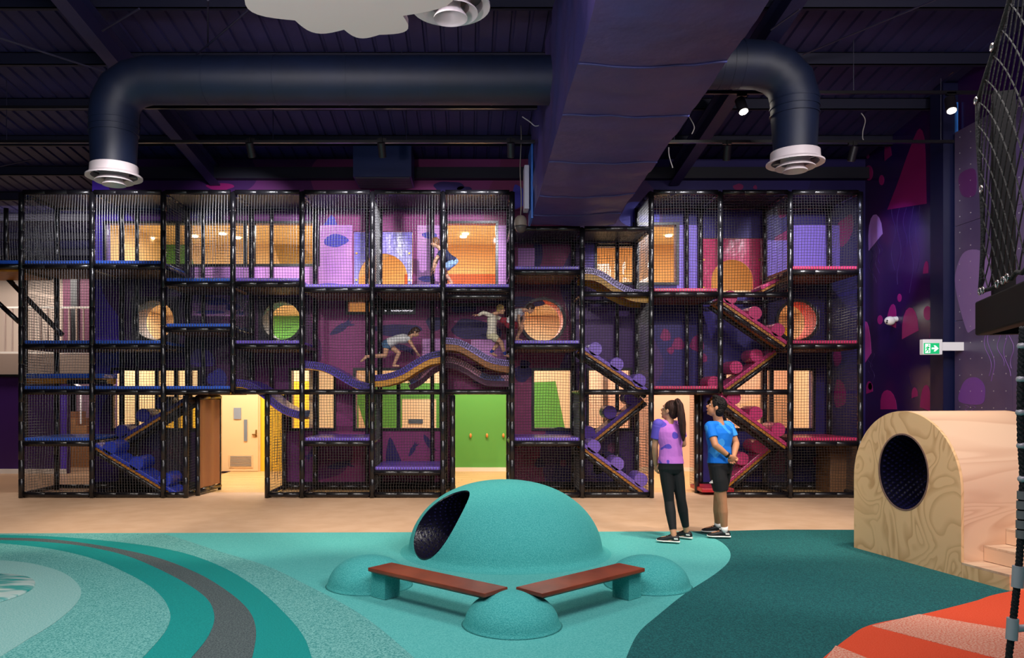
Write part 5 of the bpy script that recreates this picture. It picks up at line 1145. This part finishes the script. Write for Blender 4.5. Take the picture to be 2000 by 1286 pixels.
def hair_pony(mb, c, f, u, s, k):
    mb.ell(c+u*.032*k-f*.018*k, s*.084*k, f*.098*k, u*.095*k, 20, 14); mb.ell(c-u*.012*k-f*.056*k, s*.072*k, f*.052*k, u*.072*k, 16, 12)
    p = c+u*.055*k-f*.105*k; D = V((0, 0, -1)); b = p-f*.02*k
    p = c+u*.075*k-f*.055*k; o_ = c+V((0, -.06, 0)); pts = [p, o_+V((.055, -.05, .12)), o_+V((.075, -.075, .06)), o_+V((.085, -.085, -.04)), o_+V((.095, -.09, -.15)), o_+V((.105, -.09, -.26)), o_+V((.108, -.085, -.34))]
    rr_ = [.022, .026, .036, .042, .042, .030, .010]; mb.tube(pts, rr_, 14); r_ = random.Random(4)
    for i in range(26):
        a_ = r_.uniform(0, 2*PI); L_ = r_.uniform(.85, 1.06); mb.tube([q_+V((math.cos(a_), math.sin(a_), 0))*rr_[j]*.92+V((0, 0, -(L_-1)*.06*j)) for j, q_ in enumerate(pts)], .0085, 6)
def hair_child(mb, c, f, u, s, k):
    mb.ell(c+u*.034*k-f*.016*k, s*.088*k, f*.100*k, u*.098*k, 18, 12); mb.ell(c-u*.02*k-f*.052*k, s*.078*k, f*.058*k, u*.075*k, 16, 12); mb.ell(c+u*.075*k+f*.055*k, s*.06*k, f*.035*k, u*.035*k, 12, 8)
def hair_long(mb, c, f, u, s, k):
    hair_child(mb, c, f, u, s, k); p = c-f*.075*k
    mb.tube([p+u*.04*k, p-u*.03*k, p-u*.12*k-f*.03*k, p-u*.17*k-f*.05*k], [.06*k, .066*k, .05*k, .02*k], 12)
SKIN_W = mat('skin_warm', '#c08a68', .5, spec=.35); SKIN_M = mat('skin_tan', '#b9805c', .5, spec=.35); SKIN_K = mat('skin_child', '#dba583', .5, spec=.35)
H_DK = mat('hair_dark_brown', '#22100b', .65, var='#3a1f16', scale=60, stretch=(1, 1, .08), spec=.3, bump=.6, bscale=70); H_BK = mat('hair_black', '#0f0909', .7, spec=.25, bump=.7, bscale=60); H_BL = mat('hair_blond', '#c9a35c', .5); H_BR = mat('hair_brown', '#3a2014', .5); H_LB = mat('hair_light_brown', '#7a4a28', .5)
# ---- woman, seen from behind, looking up left
w0 = V((2.38, 8.93, 0)); WY = 8.93; wp = lambda x, y, dy=0: P(x, y, WY+dy)
W = dict(hf=V((-.70, .62, .30)), hu=V((.2, -.1, 1)), head=wp(1309, 802, .02), shL=wp(1286, 829, .0), shR=wp(1328, 831, .04), hipL=wp(1300, 908, .0), hipR=wp(1320, 908, .03),
         elL=wp(1279, 873, .04), wrL=wp(1281, 908, .14), elR=wp(1335, 868, .10), wrR=wp(1312, 874, .27), hdL=(V((.10, .35, -.9)), V((.9, .3, .1)), .5, 1), hdR=(V((-.95, .1, .2)), V((0, -.9, .1)), .6, 1),
         knL=wp(1307, 980, .02), knR=wp(1330, 976, .04), anL=V(wp(1316, 1043, -.12)), anR=V(wp(1341, 1036, .13)), toeL=V((-.85, .35, 0)), toeR=V((-.75, .55, 0)), gzL=.016, gzR=.016, waist=wp(1310, 872, .0), hk=1.05)
W['anL'].z = .095; W['anR'].z = .095
def shirt_pattern(name, a, b2, sc, thr, c3=None):
    m = mat(name, a, .75, var=b2, scale=sc, contrast=(thr, thr+.012), detail=0, spec=.2, bump=.8, bscale=6); return m
human('woman with long dark ponytail in purple patterned shirt and black leggings, seen from behind', (w0.x, w0.y, 0), W, .97, SKIN_W, H_DK, vs=.0055, girth=.93, shirt=shirt_pattern('shirt_orchid', '#bc70c8', '#5a48b4', 8.5, .585), legs=(mat('leggings_black', '#08070a', .8), 'long'), shoes=(mat('shoe_black', '#121114', .6), WHITE), hairf=hair_pony, sleeve=.62)
# ---- man, looking up left, hands clasped behind
MY = 9.15; mp_ = lambda x, y, dy=0: P(x, y, MY+dy)
M = dict(hf=V((-.88, .30, .34)), hu=V((.33, 0, 1)), head=mp_(1399, 796), shL=mp_(1386, 833, -.10), shR=mp_(1423, 832, .11), hipL=mp_(1400, 908, -.08), hipR=mp_(1414, 908, .08), waist=mp_(1405, 872),
         elL=mp_(1397, 870, -.22), wrL=mp_(1424, 892, -.20), elR=mp_(1438, 867, .06), wrR=mp_(1433, 892, -.10), hdL=(V((.8, .2, -.5)), V((-.1, .8, .3)), .6, -1), hdR=(V((-.2, -.45, -.8)), V((-.5, -.5, .2)), .6, -1),
         knR=mp_(1402, 982, .16), knL=mp_(1411, 982, -.08), anR=mp_(1402, 1030, .30), anL=mp_(1415, 1040, -.04), toeL=V((-.97, .2, 0)), toeR=V((-.98, .05, 0)), gzL=.016, gzR=.016)
M['anL'].z = .10; M['anR'].z = .10
t_ = bpy.data.objects['person']; mb = MB(); e_ = W['shL'].lerp(W['elL'], .64); mb.tube([W['shL']+(W['shL']-e_)*-.1, e_], [.068, .064], 18); mb.ell(W['shL'], (.066, 0, 0), (0, .066, 0), (0, 0, .064), 16, 10); remesh(obj('left_sleeve', mb, mat('sleeve_violet', '#5a4ab8', .75, bump=.5, bscale=6), t_), .0055, 3)
hm = human('man in bright blue shirt and black shorts with hands clasped behind his back', (2.96, 9.15, 0), M, 1.0, SKIN_M, H_BK, vs=.0055, girth=1.0, shirt=shirt_pattern('shirt_azure', '#1470d2', '#3a92de', 9, .58), legs=(mat('shorts_black', '#0a090c', .8), 'shorts'), shoes=(mat('shoe_black', '#121114', .6), WHITE), socks=(mat('sock_white', '#e4e0dc', .8), .05), hairf=hair_short, sleeve=.62)
c = M['wrL'].lerp(M['elL'], .12); d = (M['elL']-M['wrL']).normalized(); mb = MB(); mb.tube([c-d*.012, c+d*.012], .034, 18); obj('wristwatch', mb, mat('watch_black', '#101012', .4), hm, smooth=True, auto=True)
c = M['hipL'].lerp(M['knL'], .45)+V((-.112, -.035, 0)); mb = MB()
for i in range(3): mb.prism([c+V((.014*i-.02, -.02, -.012)), c+V((.014*i-.010, -.02, -.012)), c+V((.014*i-.016, -.02, -.012+.012*(i+1))), c+V((.014*i-.022, -.02, -.012+.010*(i+1)))], (0, .01, 0))
obj('shorts_emblem', mb, WHITE, hm)
# ---- children on the frame
YK = 13.2
def kp(x, y, dy=0): return P(x, y, YK+dy)
down = V((0, 0, -1))
K1 = dict(hf=V((.85, -.1, -.5)), hu=V((.5, 0, .85)), head=kp(812, 649), shL=kp(799, 662, .09), shR=kp(796, 661, -.10), hipL=kp(757, 672, .06), hipR=kp(756, 672, -.06), waist=kp(776, 663),
          elL=kp(806, 676, .10), wrL=kp(813, 689, .12), elR=kp(807, 678, -.11), wrR=kp(814, 688, -.12), hdL=(V((.6, 0, -.6)), V((0, 0, -1)), .3, -1), hdR=(V((.6, 0, -.6)), V((0, 0, -1)), .3, 1),
          knL=kp(779, 690, .07), anL=kp(769, 713, .07), toeL=V((.8, 0, .1)), knR=kp(752, 695, -.07), anR=kp(714, 697, -.07), toeR=V((-.8, 0, -.5)))
human('girl in white shirt and denim shorts crawling up the purple wave bridge', kp(775, 722).to_tuple(), K1, .68, SKIN_K, H_BR, vs=.006, girth=.95, shirt=mat('shirt_white', '#e2e0e0', .8), legs=(mat('denim_blue', '#4a6c90', .8), 'short'), hairf=hair_long, sleeve=.25)
K2 = dict(hf=V((.85, -.1, .0)), hu=V((0, 0, 1)), head=kp(978, 605), shL=kp(964, 617, .09), shR=kp(959, 617, -.10), hipL=kp(961, 655, .06), hipR=kp(959, 655, -.06), waist=kp(961, 638),
          elL=kp(981, 625, .15), wrL=kp(996, 622, .16), elR=kp(944, 611, -.13), wrR=kp(934, 616, -.13), hdL=(V((1, 0, 0)), V((0, 0, -1)), .3, -1), hdR=(V((-.9, 0, .1)), V((0, 0, -1)), .2, 1),
          knL=kp(974, 670, .07), anL=kp(960, 688, .05), toeL=V((.8, 0, -.3)), knR=kp(978, 668, -.08), anR=kp(986, 692, -.08), toeR=V((.9, 0, -.1)))
k2 = human('blond child in cream top and shorts running down the lavender wave bridge', kp(965, 696).to_tuple(), K2, .68, SKIN_K, H_BL, vs=.006, girth=1.0, shirt=mat('top_cream', '#e6ddc8', .8), legs=(mat('shorts_cream', '#d8cfa8', .8), 'shorts'), socks=(mat('sock_blue', '#1c3a9c', .8), .06), hairf=hair_child, sleeve=2)
mb = MB(); a = kp(984, 616, -.02); mb.ell(a+V((0, .0, -.09)), (.07, 0, 0), (0, .06, 0), (0, 0, .06), 14, 10); tag(obj('toy', mb, mat('toy_red', '#9a2438', .6), None, smooth=True), 'red soft bundle held between the two playing children', 'toy')
K3 = dict(hf=V((.8, -.1, -.55)), hu=V((.5, 0, .85)), head=kp(1036, 603), shL=kp(1019, 607, .09), shR=kp(1014, 607, -.11), hipL=kp(996, 633, .06), hipR=kp(994, 633, -.06), waist=kp(1004, 619),
          elL=kp(1024, 622, .12), wrL=kp(1018, 634, .14), elR=kp(1013, 624, -.12), wrR=kp(1016, 638, -.14), hdL=(V((.1, 0, -1)), V((0, -1, 0)), .4, -1), hdR=(V((.1, 0, -1)), V((1, 0, 0)), .4, 1),
          knL=kp(1018, 637, .10), anL=kp(1010, 663, .09), toeL=V((.8, 0, -.1)), knR=kp(1021, 638, -.08), anR=kp(1009, 661, -.07), toeR=V((.8, 0, -.1)))
human('dark-haired child in white shirt and red shorts bending beside the salmon porthole', kp(1010, 668).to_tuple(), K3, .68, SKIN_K, H_BR, vs=.006, girth=.95, shirt=mat('shirt_white', '#e2e0e0', .8), legs=(mat('shorts_red', '#8a1e30', .8), 'shorts'), hairf=hair_child, sleeve=.5)
K4 = dict(hf=V((-.9, -.1, -.1)), hu=V((-.1, 0, 1)), head=kp(850, 474), shL=kp(862, 492, -.09), shR=kp(864, 492, .10), hipL=kp(886, 512, -.06), hipR=kp(884, 512, .06), waist=kp(874, 503),
          elL=kp(850, 508, -.12), wrL=kp(844, 527, -.12), elR=kp(854, 508, .12), wrR=kp(849, 524, .12), hdL=(V((0, 0, -1)), V((-1, 0, 0)), .3, 1), hdR=(V((0, 0, -1)), V((-1, 0, 0)), .3, -1),
          knL=kp(862, 528, -.07), anL=kp(868, 552, -.08), toeL=V((-.9, 0, -.1)), knR=kp(866, 530, .08), anR=kp(882, 552, .09), toeR=V((-.9, 0, -.1)))
human('child in navy shirt and pale blue shorts crouching on the upper deck', kp(868, 560).to_tuple(), K4, .70, SKIN_K, H_LB, vs=.006, girth=.95, shirt=mat('shirt_navy', '#1c2048', .8), legs=(mat('shorts_pale_blue', '#8fb0d8', .8), 'shorts'), hairf=hair_child, sleeve=.5)
